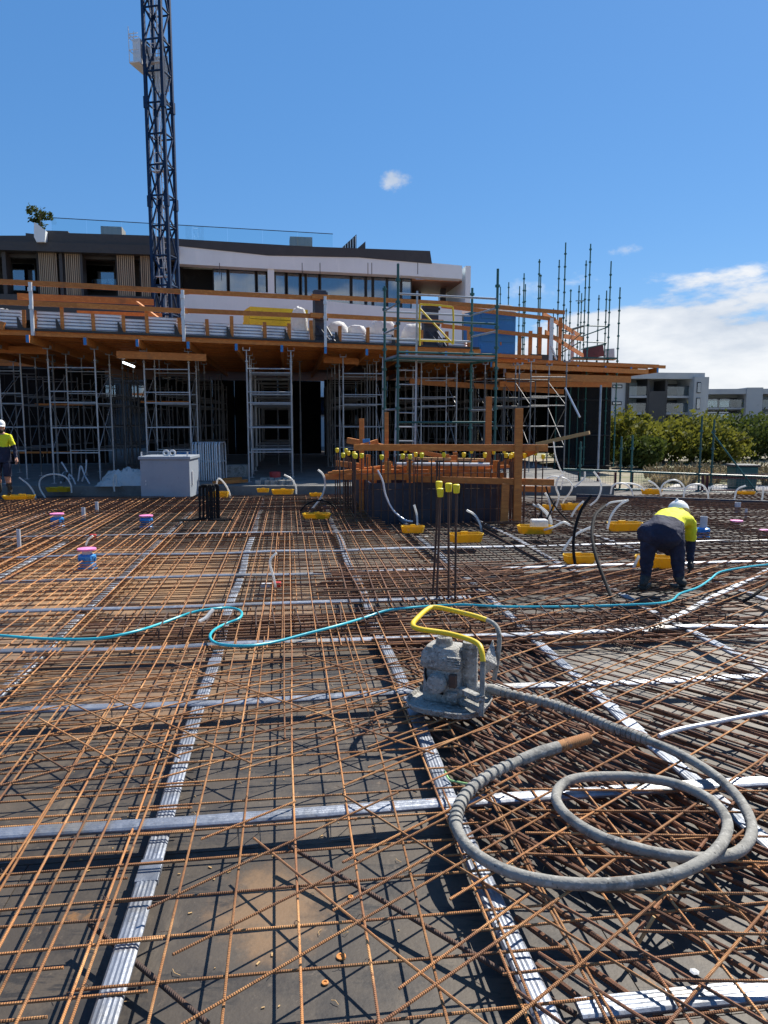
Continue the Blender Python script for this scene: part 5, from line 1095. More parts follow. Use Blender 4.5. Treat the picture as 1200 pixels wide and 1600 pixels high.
# white vent hoses
def hose(label, px, Y, r=.014, mat='white_pl', name='vent_hose', dY=0.0, cat='hose'):
    n = len(px); pts = [atY(u, v, Y+dY*i/(n-1)) for i, (u, v) in enumerate(px)]
    return tag(build(MB().tube(smoothpath(pts, 7), r, 8), name, M[mat], smooth=True), label, cat)
HS = [([(30, 746), (44, 757), (53, 770), (57, 783)], 18.0, 'curving down over the tray below the standing worker'), ([(71, 778), (62, 762), (64, 748), (80, 741), (100, 744), (110, 756), (112, 770)], 18.6, 'forming a full hoop at the left slab edge'), ([(179, 768), (177, 752), (181, 741), (182, 760)], 19.2, 'thin loop hanging before the plastic heap'),
      ([(337, 769), (341, 748), (352, 757), (359, 772), (360, 785)], 18.0, 'arching beside the tool box'), ([(444, 742), (455, 748), (462, 760), (463, 772)], 18.4, 'curving down below the middle tower'), ([(497, 734), (505, 742), (508, 757), (503, 775), (492, 790), (484, 799)], 15.5, 'bowed upright left of the core barricade'),
      ([(647, 789), (651, 803), (652, 818), (652, 832)], 13.2, 'short upright in the small front tray'), ([(729, 797), (742, 805), (751, 822), (753, 845)], 12.8, 'curving over the large front tray'), ([(832, 788), (848, 797), (859, 812), (863, 833)], 13.0, 'curving over the tray at the core corner'),
      ([(840, 788), (856, 802), (862, 818), (858, 834)], 13.2, 'second one over the tray at the core corner'), ([(853, 749), (862, 745), (876, 746), (888, 751), (894, 761), (889, 772), (881, 782), (878, 795)], 15.5, 'large loop right of the core barricade'), ([(880, 742), (872, 748), (869, 762), (873, 775), (870, 788), (865, 802)], 15.2, 'twisted one crossing the large loop'),
      ([(852, 770), (857, 780), (861, 800), (862, 815)], 15.0, 'thin one left of the large loop'), ([(914, 737), (913, 747), (905, 755), (898, 761)], 17.0, 'short one standing near the concrete landing'), ([(928, 737), (937, 750), (939, 765), (933, 780), (922, 790)], 16.0, 'tall bow standing in front of the fence'),
      ([(912, 783), (903, 791), (896, 801), (891, 812)], 14.2, 'short one leaning left of the black tube'), ([(949, 789), (938, 796), (947, 790), (955, 785), (979, 782)], 14.0, 'nearly flat one among the bars'), ([(954, 772), (957, 760), (966, 755), (978, 757), (986, 765), (989, 775)], 17.5, 'hoop at the right by the fence, left of three'), ([(975, 755), (988, 756), (1000, 760), (1007, 766)], 17.6, 'flat arc running into the far right tray'),
      ([(1013, 751), (1022, 756), (1031, 766), (1033, 775)], 18.0, 'short arc over the far right tray'), ([(1031, 770), (1036, 757), (1050, 750), (1062, 753), (1070, 764), (1068, 777)], 17.8, 'hoop behind the bending worker by the fence'), ([(1068, 777), (1071, 763), (1083, 757), (1097, 758), (1105, 768), (1107, 780)], 17.6, 'hoop right of the bending worker by the fence'),
      ([(1107, 770), (1110, 762), (1116, 759)], 18, 'short end right of the hoops'), ([(1147, 782), (1152, 765), (1165, 759)], 17.2, 'short arc in front of the bin'), ([(1190, 784), (1192, 772), (1193, 760)], 17.0, 'straight upright at the right photo edge'), ([(982, 781), (967, 790), (955, 806), (949, 826)], 11.6, 'curving up from the tray left of the bending worker'),
      ([(999, 868), (993, 880), (987, 896), (985, 901)], 9.2, 'short one beside the left boot of the bending worker'), ([(928, 822), (905, 832), (890, 845), (876, 868)], 10.6, 'lying bowed left of the black tubes'), ([(890, 820), (880, 816), (866, 823), (850, 828)], 12.0, 'lying flat right of the core corner')]
for px, Y, lb in HS: hose('white plastic vent hose, '+lb, px, Y, .021 if Y > 14 else .019)
BL = [([(924, 873), (898, 844), (897, 815), (905, 795), (924, 775)][::-1]+[(900, 886), (915, 905)], None, '')]
hose('black flexible tube standing bowed, left of the two upright ones', [(924, 774), (908, 797), (897, 835), (897, 870), (903, 893), (916, 906)], 9.6, .02, 'black_rub', 'black_tube', -.2)
hose('long black flexible tube bowed upright and running to the front, right of the two', [(945, 791), (930, 806), (925, 835), (932, 872), (948, 915), (962, 945), (979, 967)], 9.3, .02, 'black_rub', 'black_tube', -2.2)
hose('thin black cable arching right of the core corner', [(804, 845), (815, 835), (835, 820), (846, 800), (838, 790), (822, 788)], 13.0, .014, 'black_rub', 'black_tube')
hose('black cable crossing down from the core corner toward the worker', [(853, 760), (858, 775), (870, 795), (890, 815), (915, 826)], 13.2, .014, 'black_rub', 'black_tube')
hose('black cable rising steeply right of the core corner', [(806, 866), (820, 855), (838, 845), (848, 825), (860, 800), (868, 783)], 12.5, .014, 'black_rub', 'black_tube')
hose('black cable bowed at the base of the core corner', [(846, 800), (849, 825), (851, 840), (860, 845)], 12.6, .014, 'black_rub', 'black_tube')
hose('black cable loop left of the core barricade', [(468, 808), (472, 795), (485, 785), (505, 782), (520, 790), (525, 796)], 15.2, .016, 'black_rub', 'black_tube')
tag(build(MB().tube(smoothpath([atZ(u, v, z_) for u, v, z_ in ((1215, 895, .35), (1196, 916, .3), (1175, 932, .22), (1160, 940, .16))], 6), .017, 8), 'black_tube', M['black_rub'], smooth=True), 'black flexible tube end entering at the right photo edge', 'hose')
tag(build(MB().tube(smoothpath([atZ(u, v, .17) for u, v in ((1030, 1150), (1060, 1140), (1120, 1128), (1160, 1120), (1215, 1110))], 6), .014, 8), 'plastic_conduit', M['pvc'], smooth=True), 'grey conduit lying on the bars at the right above the hose coil', 'conduit')
hose('shiny grey tape streamer hanging from the core down to the small front tray', [(590, 735), (598, 752), (603, 775), (615, 798), (632, 812), (645, 815)], 13.5, .018, 'ribbed', 'tape_streamer')
hose('white cable with striped tape hanging right of the core', [(865, 690), (868, 712), (874, 730), (880, 745), (876, 765)], 16.0, .014, 'white_pl', 'tape_streamer')
# white and red cable stub left of the centre
cs = thing('cable_stub', 'short white cable rising from a red base between the long ducts', 'cable stub', atZ(431, 925, .02))
build(MB().tube(smoothpath([atY(u, v, 8.3) for u, v in ((431, 920), (427, 900), (422, 882), (424, 872), (432, 864))], 5), .014, 8), 'cable', M['white_pl'], cs, world=True, smooth=True)
build(MB().box(-.04, .06, -.04, .04, .06, .12), 'red_base', M['red'], cs, bevel=.01); build(MB().box(-.17, -.05, -.05, .05, .06, .1), 'clip', M['pvc'], cs, bevel=.01)
cs = thing('cable_stub', 'short white cable stub by an orange base near the pink capped pipes', 'cable stub', atZ(137, 848, .02))
build(MB().tube(smoothpath([atY(u, v, 11) for u, v in ((134, 852), (138, 843), (145, 837))], 5), .016, 8), 'cable', M['white_pl'], cs, world=True, smooth=True); build(MB().box(.04, .14, -.04, .04, .04, .14), 'red_base', M['red'], cs, bevel=.01)
cs = thing('cable_stub', 'white connector lying inside the loop of the teal hose', 'cable stub', atZ(322, 972, .12))
build(MB().tube([(-.05, -.06, .02), (0, 0, .04), (.05, .08, .1)], .018, 8), 'connector', M['white_pl'], cs, smooth=True)
# teal hose
teal = [(-60, 989), (0, 993), (70, 998), (150, 998), (210, 987), (255, 973), (300, 957), (335, 951), (362, 950), (377, 956), (374, 966), (352, 975), (335, 984), (328, 994), (334, 1003), (352, 1008), (390, 1009), (430, 1003), (480, 990), (530, 977), (570, 965), (600, 955), (625, 951), (660, 948), (720, 945), (790, 948), (880, 948), (960, 946), (1025, 943), (1050, 938), (1062, 928), (1090, 918), (1110, 905), (1125, 894), (1160, 887), (1200, 882), (1260, 876)]
tag(build(MB().tube(smoothpath([atZ(u, v, .185+.012*math.sin(i*2.1)) for i, (u, v) in enumerate(teal)], 6), .0125, 9), 'water_hose', M['teal'], smooth=True), 'teal water hose snaking across the whole deck over the bars', 'hose')
# starter bar cluster
sc4 = thing('starter_bar_cluster', 'four tall dark starter bars with yellow caps standing in the middle of the deck', 'starter bars', atZ(695, 947, .0))
for (u, vt, ub, vb, Yb) in ((686, 757, 675, 944, 7.7), (688, 768, 682, 948, 7.6), (701, 760, 701, 948, 7.62), (713, 762, 711, 950, 7.55)):
    b = atY(ub, vb, Yb); b.z = 0; t = atY(u, vt, Yb+.05)
    q = build(MB().cyl(b, t, .0125, 9), 'starter_bar', M['rust_black'], sc4, world=True, smooth=True)
    d = (t-b).normalized(); build(MB().lathe([(.02, -.06), (.030, -.055), (.036, .0), (.036, .03), (.028, .036)], t, 12), 'safety_cap', M['cap'], q, world=True, smooth=True)
# black bar chair bundle
bc = thing('chair_bundle', 'bundle of black bent plastic strips stacked in front of the tool box', 'bundle', atZ(325, 814, .15))
px = 16.0/FPX
bm_ = MB().tube(smoothpath([(0, 0, .62), (.03, 0, .66), (.10, 0, .66), (.13, 0, .60), (.13, 0, .08), (.17, -.02, .03), (.4, -.06, .02)], 3), .02, 6).mesh('bent_strip', M['black_rub'], smooth=True)
bm2 = MB().tube(smoothpath([(0, 0, .62), (-.03, 0, .64), (-.05, 0, .58), (-.06, 0, .1), (-.1, -.03, .03), (-.5, -.1, .02)], 3), .022, 6).mesh('bent_strip', M['black_rub'], smooth=True)
for i in range(6): inst(bm_, 'bent_strip', bc, (-.12+i*.036, i*.02, 0), (0, 0, U(-.1, .05)))
for i in range(3): inst(bm2, 'bent_strip', bc, (-.1+i*.06, .05+i*.03, 0), (0, 0, U(-.2, .2)))
# bits lying on the plywood
for u, v, s_, mat, lb in [(665, 839, .05, 'white_pl', 'small white scrap in front of the navy panels'), (1085, 1520, .018, 'pvc', 'crumpled clear scrap near the bottom right'), (855, 846, .05, 'white_pl', 'white scrap below the core corner'), (790, 858, .06, 'white_pl', 'white scrap right of the large front tray')]:
    p = atZ(u, v, .02); tag(build(MB().lathe([(s_*.8, 0), (s_, s_*.3), (s_*.5, s_*.5), (.001, s_*.4)], p, 6), 'plastic_scrap', M[mat]), lb, 'scrap')
tag(build(MB().tube(smoothpath([atZ(u, v, .10) for u, v in ((695, 1205), (702, 1218), (715, 1222), (737, 1226))], 5), .006, 6), 'tape_tie', M['lime'], smooth=True), 'pale green tape tie beside the duct left of the poker hose', 'tie')
tag(build(MB().cyl(atZ(1022, 1432, .17), atZ(995, 1478, .06), .007, 7), 'pale_stick', M['timber_raw'], smooth=True), 'thin pale stick among the bars at the lower right', 'stick')

# ================================================================== CONCRETE VIBRATOR
vb_ = thing('concrete_vibrator', 'slurry covered petrol concrete vibrator with yellow handle and long coiled hose', 'concrete vibrator', atZ(705, 1100, .155), R(-24))
vo = vb_.location.copy(); Mi = (Matrix.Translation(vo) @ Matrix.Rotation(R(-24), 4, 'Z')).inverted()
def loc(p): return Mi @ p
# swivelling base pan: rounded plate with a turned up rim
pan = []; NB = 28
for i in range(NB):
    t = 2*math.pi*i/NB; c, s = math.cos(t), math.sin(t); pan.append((.255*math.copysign(abs(c)**.6, c), -.03+.245*math.copysign(abs(s)**.7, s)))
mb = MB(); vs = []
for k, z_ in ((.86, 0), (1.0, .02), (1.04, .055), (1.015, .06), (.975, .032), (.90, .026)): vs += [(x*k, y*k, z_) for x, y in pan]
fs = [tuple(reversed(range(NB)))]+[tuple(range(5*NB, 6*NB))]
for r in range(5):
    for i in range(NB): fs.append((r*NB+i, r*NB+(i+1) % NB, (r+1)*NB+(i+1) % NB, (r+1)*NB+i))
mb.add(vs, fs); build(mb, 'base_pan', M['slurry'], vb_, smooth=True)
mb = MB(); vs = []
for (sx, sy, z_, ox) in ((.135, .105, .03, .0), (.130, .11, .14, 0), (.122, .11, .245, -.005), (.126, .118, .25, -.005), (.138, .125, .27, -.01), (.132, .118, .345, -.01), (.105, .09, .385, -.01), (.04, .04, .392, -.01)):
    for i in range(20):
        t = 2*math.pi*i/20; c, s = math.cos(t), math.sin(t); vs.append((-.05+ox+sx*math.copysign(abs(c)**.3, c), .03+sy*math.copysign(abs(s)**.3, s), z_))
n_ = 8; mb.add(vs, [tuple(reversed(range(20))), tuple(range(140, 160))]+[(r*20+i, r*20+(i+1) % 20, (r+1)*20+(i+1) % 20, (r+1)*20+i) for r in range(7) for i in range(20)])
eng = build(mb, 'engine', M['slurry'], vb_, smooth=True)
build(MB().lathe([(.055, .38), (.058, .40), (.05, .44), (.035, .45), (.03, .43), (.001, .43)], (-.06, .02, 0), 14), 'fuel_cap', M['slurry'], eng, smooth=True)
build(MB().lathe([(.06, .0), (.068, .04), (.06, .075), (.02, .085), (.001, .085)], (0, 0, 0), 14).xform(Matrix.Translation((-.06, -.075, .17)) @ Matrix.Rotation(R(90), 4, 'X')), 'starter_cover', M['slurry'], eng, smooth=True)
build(MB().box(.015, .065, -.112, -.07, .15, .235), 'carburettor', M['rust_black'], eng, bevel=.008)
build(MB().box(.0, .075, -.105, -.07, .05, .12), 'air_filter', M['slurry'], eng, bevel=.01)
build(MB().cyl((.10, .05, .1), (.10, .05, .38), .06, 12), 'muffler', M['slurry'], eng, smooth=True)
build(MB().lathe([(.05, .38), (.056, .39), (.05, .42), (.001, .425)], (.11, .05, 0), 12), 'muffler_cap', M['slurry'], eng, smooth=True)
for i in range(5): build(MB().box(.0, .085, -.098, -.075, .275+i*.016, .283+i*.016), 'cooling_fin', M['slurry'], eng)
build(MB().tube(smoothpath([(-.13, -.06, .30), (-.15, -.09, .22), (-.10, -.105, .12), (-.02, -.10, .1)], 4), .008, 7), 'fuel_line', M['black_rub'], eng, smooth=True)
build(MB().box(-.125, -.02, -.088, -.07, .30, .335), 'cover_band', M['slurry'], eng, bevel=.004)
H1 = atZ(752, 1119, .20); H2 = atZ(772, 1062, .24)
hp = [H1, atZ(754, 1060, .42), atZ(753, 1020, .57), atZ(742, 1003, .615), atZ(700, 990, .64), atZ(655, 983, .66), atZ(645, 976, .66), atZ(652, 966, .66), atZ(668, 952, .66), atZ(682, 949, .66), atZ(720, 957, .65), atZ(750, 965, .63), atZ(772, 975, .60), atZ(780, 992, .54), atZ(778, 1025, .40), H2]
hpath = smoothpath([loc(p) for p in hp], 5)
k0 = 8; k1 = 57
build(MB().tube(hpath[:k0+1], .0165, 10), 'handle_leg', M['slurry_hose'], vb_, smooth=True)
build(MB().tube(hpath[k0:k1+1], .0175, 10), 'handle_grip', M['yellow'], vb_, smooth=True)
build(MB().tube(hpath[k1:], .0165, 10), 'handle_leg', M['slurry_hose'], vb_, smooth=True)
a, b, c, d = [loc(p) for p in (atZ(770, 1000, .5), atZ(776, 1040, .36), atZ(757, 1055, .30), atZ(757, 1030, .42))]
mb = MB(); q = [a, b, c, d]; nn = (b-a).cross(d-a).normalized()*.005; mb.add([p+nn for p in q]+[p-nn for p in q], [(0, 1, 2, 3), (7, 6, 5, 4), (0, 4, 5, 1), (1, 5, 6, 2), (2, 6, 7, 3), (3, 7, 4, 0)]); build(mb, 'side_plate', M['slurry'], vb_)
for z_ in (.06, .13): build(MB().bar((.06, -.04, z_), loc(H1)+Vector((0, 0, z_-.02)), .05, .03), 'bracket', M['slurry'], vb_)
cpt = loc(atZ(757, 1074, .25)); build(MB().cyl((.08, .0, .12), cpt, .05, 14, .036), 'drive_coupling', M['slurry'], vb_, smooth=True)
hz = [(757, 1074, .25), (790, 1083, .235), (850, 1097, .215), (905, 1115, .20), (960, 1138, .195), (1010, 1156, .19), (1065, 1180, .19), (1112, 1208, .19), (1148, 1240, .19), (1170, 1275, .19), (1174, 1305, .19), (1155, 1330, .19), (1115, 1340, .19), (1060, 1338, .19), (1000, 1327, .19), (940, 1308, .19), (895, 1282, .19), (871, 1255, .19), (873, 1232, .19), (897, 1217, .19), (945, 1213, .19), (1000, 1215, .19), (1060, 1226, .19), (1110, 1250, .195), (1135, 1280, .205), (1132, 1310, .225), (1105, 1341, .245), (1055, 1366, .235), (990, 1378, .21), (920, 1382, .20), (850, 1376, .195), (790, 1360, .19), (742, 1333, .19), (716, 1300, .19), (714, 1270, .195), (732, 1237, .20), (770, 1208, .20), (815, 1187, .20)]
hpath = smoothpath([loc(atZ(*p)) for p in hz], 7)
hs_ = build(MB().tube(hpath, [.0245+.0016*mnoise.noise(Vector((i*.35, 0, 0))) for i in range(len(hpath))], 14), 'drive_hose', M['slurry_hose'], vb_, smooth=True)
def rings(i0, i1, n, nm):
    for k in range(n):
        t = i0+(i1-i0)*k/n; i = int(t); p = hpath[i].lerp(hpath[i+1], t-i); dr = (hpath[i+1]-hpath[i]).normalized()
        build(MB().cyl(p-dr*.013, p+dr*.013, .0315, 14), nm, M['slurry_hose'], hs_, smooth=True, bevel=.003)
rings(2, 36, 30, 'hose_rib'); rings(len(hpath)-26, len(hpath)-2, 14, 'hose_rib')
e0, e1, e2 = hpath[-1], loc(atZ(845, 1175, .205)), loc(atZ(921, 1153, .215))
dd = (e2-e1).normalized()
pk = build(MB().tube([e0-dd*.01, e0, e1, e1.lerp(e2, .5), e2-dd*.01, e2], [.03, .032, .033, .032, .031, .022], 14), 'poker_head', M['slurry_hose'], vb_, smooth=True)
build(MB().tube([e1.lerp(e2, .35), e1.lerp(e2, .6), e2-dd*.008, e2+dd*.006], [.0325, .0335, .0325, .020], 14), 'poker_tip', M['rust'], pk, smooth=True)
# ================================================================== PEOPLE
def skin_body(name, verts, edges, region, mats, parent, sub=3):
    """verts: (point, rx, ry); one continuous skinned surface; region(p) -> material slot"""
    me = bpy.data.meshes.new(name); me.from_pydata([tuple(v[0]) for v in verts], edges, []); o = bpy.data.objects.new(name+'_rig', me); COL.objects.link(o)
    o.modifiers.new('skin', 'SKIN'); sk = me.skin_vertices[0].data
    for i, v in enumerate(verts): sk[i].radius = (v[1], v[2]); sk[i].use_root = (i == 0)
    s = o.modifiers.new('sub', 'SUBSURF'); s.levels = sub; s.render_levels = sub
    dg = bpy.context.evaluated_depsgraph_get(); dg.update(); m2 = bpy.data.meshes.new_from_object(o.evaluated_get(dg)); bpy.data.objects.remove(o)
    m2.name = name; m2.materials.clear()
    for m in mats: m2.materials.append(m)
    for p in m2.polygons: p.use_smooth = True; p.material_index = region(p.center)
    for v in m2.vertices:                      # cloth folds
        c = v.co; v.co = c+v.normal*(.010*mnoise.noise(Vector((c.x*9, c.y*9, c.z*22)))+.008*mnoise.noise(Vector((c.x*24, c.y*20, c.z*14+5))))
    b = bpy.data.objects.new(name, m2); COL.objects.link(b); b.parent = parent; return b
def nearest(segs):
    """segs: (p, q, slot) -> region function"""
    def f(c):
        best, bi = 1e9, 0
        for p, q, s, w in segs:
            d = q-p; t = max(0, min(1, (c-p).dot(d)/max(d.length_squared, 1e-9))); e = (c-(p+d*t)).length/w
            if e < best: best, bi = e, s
        return bi
    return f
def helmet(parent, c, r, fwd, up):
    fwd = Vector(fwd).normalized(); up = Vector(up).normalized(); side = fwd.cross(up).normalized(); up = side.cross(fwd); Mx = Matrix((side, fwd, up)).transposed().to_4x4(); Mx.translation = c
    h = build(MB().lathe([(r*1.02, 0), (r*1.04, r*.25), (r*.98, r*.6), (r*.78, r*.95), (r*.45, r*1.18), (r*.12, r*1.25), (.001, r*1.25)], n=20).xform(Mx), 'helmet', M['helmet'], parent, smooth=True)
    mb = MB(); n = 14; vs = []
    for i in range(n+1):
        a = math.pi*(i/n); x, y = math.cos(a), math.sin(a); vs += [(x*r*1.03, y*r*1.03, .008), (x*r*1.12, y*r*1.45, -.012), (x*r*1.03, y*r*1.03, -.004), (x*r*1.12, y*r*1.45, -.022)]
    mb.add(vs, [f for i in range(n) for f in ((i*4, i*4+1, i*4+5, i*4+4), (i*4+2, i*4+6, i*4+7, i*4+3), (i*4+1, i*4+3, i*4+7, i*4+5))]); build(mb.xform(Mx), 'brim', M['helmet'], h, smooth=True)
    build(MB().bar((0, -r*.8, r*.85), (0, r*.8, r*.85), r*.3, r*.75).xform(Mx), 'ridge', M['helmet'], h, bevel=.012)
    return h
def hand(parent, p, d, palm_n, mat, curl=.6):
    """palm and five bent fingers, d: forearm direction"""
    d = Vector(d).normalized(); nrm = Vector(palm_n); nrm = (nrm-d*nrm.dot(d)).normalized(); sd_ = d.cross(nrm)
    mb = MB(); mb.tube([p-d*.03, p, p+d*.04, p+d*.085], [.028, .034, .042, .036], 8)
    for i, l in enumerate((.072, .082, .076, .058)):
        b = p+d*.08+sd_*(-.030+.02*i); m_ = b+d*l*.5+nrm*l*.12; e = m_+d*l*.35*(1-curl*.5)+nrm*l*.5*curl; mb.tube([b, m_, e], [.0095, .009, .007], 6)
    b = p+d*.02-sd_*.035; m_ = b-sd_*.025+d*.03; mb.tube([b, m_, m_+d*.03+nrm*.012], [.012, .011, .008], 6)
    return build(mb, 'hand', mat, parent, smooth=True)
V = Vector
# ---- bending worker
b0 = atZ(1037, 918, .15); bwk = thing('person', 'worker in yellow and navy shirt and white helmet bending over the bars', 'person', (b0.x, b0.y, .15))
O = bwk.location
def q_(u, v, Y): return atY(u, v, Y)-O
Yb = b0.y
J = dict(pel=q_(1034, 832, Yb+.02), hl=q_(1014, 838, Yb+.03), hr=q_(1056, 838, Yb+.03), kl=q_(1011, 874, Yb+.02), kr=q_(1059, 874, Yb-.02), al=q_(1009, 903, Yb+.05), ar=q_(1061, 905, Yb-.02), tl=q_(1003, 911, Yb-.10), tr=q_(1071, 914, Yb-.12),
         sp=q_(1042, 820, Yb+.16), ch=q_(1056, 804, Yb+.36), nk=q_(1063, 801, Yb+.55), hd=q_(1064, 802, Yb+.68), sl=q_(1034, 807, Yb+.42), sr=q_(1079, 813, Yb+.40), el=q_(1028, 852, Yb+.42), er=q_(1079, 853, Yb+.40), wl=q_(1050, 866, Yb+.46), wr=q_(1079, 878, Yb+.30))
for k_ in ('tl', 'tr'): J[k_].z = .04
for k_ in ('al', 'ar'): J[k_].z = max(J[k_].z, .09)
names = list(J); I = {n: i for i, n in enumerate(names)}
RAD = dict(pel=(.21, .17), hl=(.14, .14), hr=(.14, .14), kl=(.082, .088), kr=(.086, .09), al=(.062, .066), ar=(.064, .068), tl=(.05, .045), tr=(.05, .045), sp=(.20, .15), ch=(.19, .14), nk=(.065, .065), hd=(.085, .085), sl=(.085, .08), sr=(.088, .085), el=(.06, .06), er=(.064, .064), wl=(.042, .042), wr=(.045, .045))
ed = [('pel', 'hl'), ('hl', 'kl'), ('kl', 'al'), ('al', 'tl'), ('pel', 'hr'), ('hr', 'kr'), ('kr', 'ar'), ('ar', 'tr'), ('pel', 'sp'), ('sp', 'ch'), ('ch', 'nk'), ('nk', 'hd'), ('ch', 'sl'), ('sl', 'el'), ('el', 'wl'), ('ch', 'sr'), ('sr', 'er'), ('er', 'wr')]
mid = lambda a, b, t: J[a].lerp(J[b], t)
segs = [(J['pel'], mid('pel', 'sp', .55), 1, 1.0), (J['sp'], J['ch'], 0, 1.0), (J['ch'], J['nk'], 0, 1.0), (J['nk'], J['hd'], 2, 1), (J['ch'], J['sl'], 0, 1), (J['ch'], J['sr'], 0, 1), (J['sl'], mid('sl', 'el', .45), 0, 1), (mid('sl', 'el', .6), J['wl'], 1, 1), (J['sr'], mid('sr', 'er', .72), 0, 1), (mid('sr', 'er', .85), J['wr'], 1, 1),
        (J['pel'], J['hl'], 1, 1), (J['pel'], J['hr'], 1, 1), (J['hl'], mid('kl', 'al', .75), 1, 1), (J['hr'], mid('kr', 'ar', .75), 1, 1), (J['al'], J['tl'], 3, 1.1), (J['ar'], J['tr'], 3, 1.1)]
RAD = {k_: (a_*.9, b_*.9) for k_, (a_, b_) in RAD.items()}
skin_body('body', [(J[n], *RAD[n]) for n in names], [(I[a], I[b]) for a, b in ed], nearest(segs), [M['hivis'], M['navy_cloth'], M['skin'], M['boot']], bwk)
# loose shirt tail hanging over the hips
mb = MB(); n = 32; ring = []
ax = (J['sp']-J['pel']).normalized(); sx = V((0, 0, 1)).cross(ax).normalized(); uz = ax.cross(sx)
for t, rw, rh in [(.13-.35*k/11, .200+.036*math.sin(k/11*2.2)-.14*max(0, k/11-.75)/.25, .142+.016*math.sin(k/11*2.6)-.10*max(0, k/11-.75)/.25) for k in range(12)]:
    c = J['pel']+ax*t
    for i in range(n):
        a = 2*math.pi*i/n; w_ = 1+.05*math.sin(5*a+t*14)+.10*mnoise.noise(V((math.cos(a)*4+t*9, math.sin(a)*4, t*16))); ring.append(c+sx*math.cos(a)*rw*w_+uz*(math.sin(a)*rh*w_+.01))
mb.add(ring, [(r*n+i, r*n+(i+1) % n, (r+1)*n+(i+1) % n, (r+1)*n+i) for r in range(11) for i in range(n)]+[tuple(range(11*n, 12*n))]); build(mb, 'shirt_tail', M['navy_cloth'], bwk, smooth=True)
helmet(bwk, q_(1061, 798, Yb+.66)+V((0, 0, -.02)), .118, (.25, .8, -.55), (-.1, .45, .9))
hand(bwk, J['wl'], J['wl']-J['el'], (0, .3, -1), M['glove']); hand(bwk, J['wr'], J['wr']-J['er'], (-1, .3, 0), M['glove'])
for t_, a_ in (('tl', 'al'), ('tr', 'ar')):
    p = J[t_]; a = J[a_]; d = V((p.x-a.x, p.y-a.y, 0)).normalized(); s = V((-d.y, d.x, 0)); c = V((a.x, a.y, 0))
    out = [(-.09, .035), (-.085, .045), (.04, .05), (.16, .048), (.19, .0), (.16, -.048), (.04, -.05), (-.085, -.045), (-.09, -.035)]
    mb = MB(); k_ = len(out); mb.add([c+d*x+s*y+V((0, 0, z_)) for z_, f in ((.0, 1), (.03, 1.03)) for x, y in [(x*f, y*f) for x, y in out]], [tuple(reversed(range(k_))), tuple(range(k_, 2*k_))]+[(i, (i+1) % k_, k_+(i+1) % k_, k_+i) for i in range(k_)]); build(mb, 'boot_sole', M['boot'], bwk)
# ---- standing worker
Ys = 17.6; z0 = .25
p0 = atY(8, 774, Ys); swk = thing('person', 'worker in yellow and navy shirt standing at the left edge with lowered arm', 'person', (p0.x, Ys, 0.0))
O = swk.location; tall = 1.78
feet = p0.z if p0.z > .14 else .14
def sp_(x, y, z_): return V((x, y, feet+z_))
J = dict(pel=sp_(0, .02, .93), hl=sp_(-.10, .02, .88), hr=sp_(.10, .0, .88), kl=sp_(-.13, -.03, .48), kr=sp_(.11, -.05, .48), al=sp_(-.14, .03, .09), ar=sp_(.12, .02, .09), tl=sp_(-.17, -.11, .04), tr=sp_(.15, -.12, .04),
         sp=sp_(0, .01, 1.12), ch=sp_(0, .0, 1.34), nk=sp_(0, -.01, 1.48), hd=sp_(0, -.03, 1.60), sl=sp_(-.19, .0, 1.40), sr=sp_(.19, .0, 1.40), el=sp_(-.27, .03, 1.12), er=sp_(.28, .04, 1.12), wl=sp_(-.28, -.08, .88), wr=sp_(.34, -.04, .88))
RAD = dict(pel=(.165, .12), hl=(.105, .105), hr=(.105, .105), kl=(.072, .075), kr=(.072, .075), al=(.055, .06), ar=(.055, .06), tl=(.045, .04), tr=(.045, .04), sp=(.165, .12), ch=(.18, .13), nk=(.058, .06), hd=(.080, .095), sl=(.075, .075), sr=(.075, .075), el=(.053, .053), er=(.053, .053), wl=(.038, .038), wr=(.038, .038))
segs = [(J['pel'], mid('sp', 'ch', .1), 1, 1.0), (mid('sp', 'ch', .35), J['ch'], 0, 1.0), (J['ch'], mid('ch', 'nk', .6), 0, 1.0), (J['nk'], J['hd'], 2, 1), (J['ch'], J['sl'], 0, 1), (J['ch'], J['sr'], 0, 1), (J['sl'], mid('sl', 'el', .6), 0, 1), (mid('sl', 'el', .8), J['wl'], 1, 1), (J['sr'], mid('sr', 'er', .6), 0, 1), (mid('sr', 'er', .8), J['wr'], 1, 1),
        (J['pel'], J['hl'], 1, 1), (J['pel'], J['hr'], 1, 1), (J['hl'], mid('hl', 'kl', .8), 1, 1), (J['hr'], mid('hr', 'kr', .8), 1, 1), (J['kl'], mid('kl', 'al', .3), 2, 1), (J['kr'], mid('kr', 'ar', .3), 2, 1), (mid('kl', 'al', .6), J['tl'], 3, 1.1), (mid('kr', 'ar', .6), J['tr'], 3, 1.1)]
skin_body('body', [(J[n], *RAD[n]) for n in names], [(I[a], I[b]) for a, b in ed], nearest(segs), [M['hivis'], M['navy_cloth'], M['skin'], M['boot']], swk)
hc = J['hd']+V((0, 0, .02))
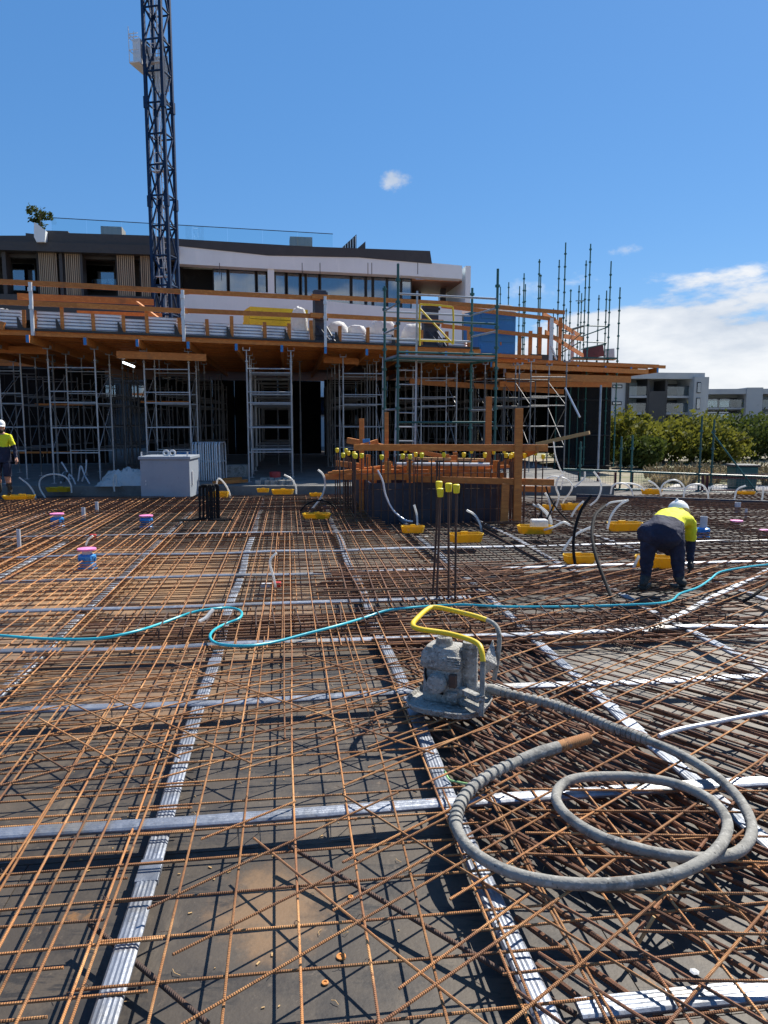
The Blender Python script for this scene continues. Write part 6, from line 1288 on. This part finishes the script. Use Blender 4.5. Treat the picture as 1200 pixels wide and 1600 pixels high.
build(MB().lathe([(.05, -.13), (.07, -.10), (.083, -.04), (.088, .03), (.08, .09), (.05, .12), (.001, .125)], hc, 14), 'face', M['skin'], swk, smooth=True)
build(MB().prism([(-.012, 0), (.012, 0), (.0, .045)], hc.y-.112, hc.y-.08).xform(Matrix.Translation((hc.x, 0, hc.z-.045))), 'nose', M['skin'], swk)
for s in (-1, 1):
    build(MB().lathe([(.011, -.004), (.013, 0), (.011, .004)], hc+V((s*.031, -.078, .005)), 8), 'eye', M['hair'], swk); build(MB().box(hc.x+s*.088-.008, hc.x+s*.088+.008, hc.y-.01, hc.y+.03, hc.z-.04, hc.z+.02), 'ear', M['skin'], swk, bevel=.006)
build(MB().box(hc.x-.025, hc.x+.025, hc.y-.088, hc.y-.07, hc.z-.075, hc.z-.066), 'mouth', M['hair'], swk)
build(MB().lathe([(.06, -.135), (.075, -.11), (.084, -.06), (.08, -.055)], hc+V((0, -.004, 0)), 14), 'beard', M['hair'], swk, smooth=True)
helmet(swk, hc+V((0, 0, .045)), .112, (0, -1, 0), (0, 0, 1))
hand(swk, J['wl'], J['wl']-J['el'], (0, -1, 0), M['skin']); hand(swk, J['wr'], J['wr']-J['er'], (-1, 0, 0), M['skin'])
n = 18; mb = MB(); ring = []
for z_, rw, rh in ((1.16, .178, .135), (1.0, .185, .14), (.86, .20, .15), (.80, .205, .152)):
    for i in range(n):
        a = 2*math.pi*i/n; w_ = 1+.05*math.sin(4*a+z_*8); ring.append(sp_(math.cos(a)*rw*w_, math.sin(a)*rh*w_, z_))
mb.add(ring, [(r*n+i, r*n+(i+1) % n, (r+1)*n+(i+1) % n, (r+1)*n+i) for r in range(3) for i in range(n)]); build(mb, 'shirt_tail', M['navy_cloth'], swk, smooth=True)
for s, kk in ((-1, 'kl'), (1, 'kr')): build(MB().lathe([(.088, -.1), (.092, -.02), (.09, .08), (.10, .2)], J[kk]+V((0, .01, .08)), 12), 'shorts_leg', M['navy_cloth'], swk, smooth=True)
bpy.context.view_layer.update()
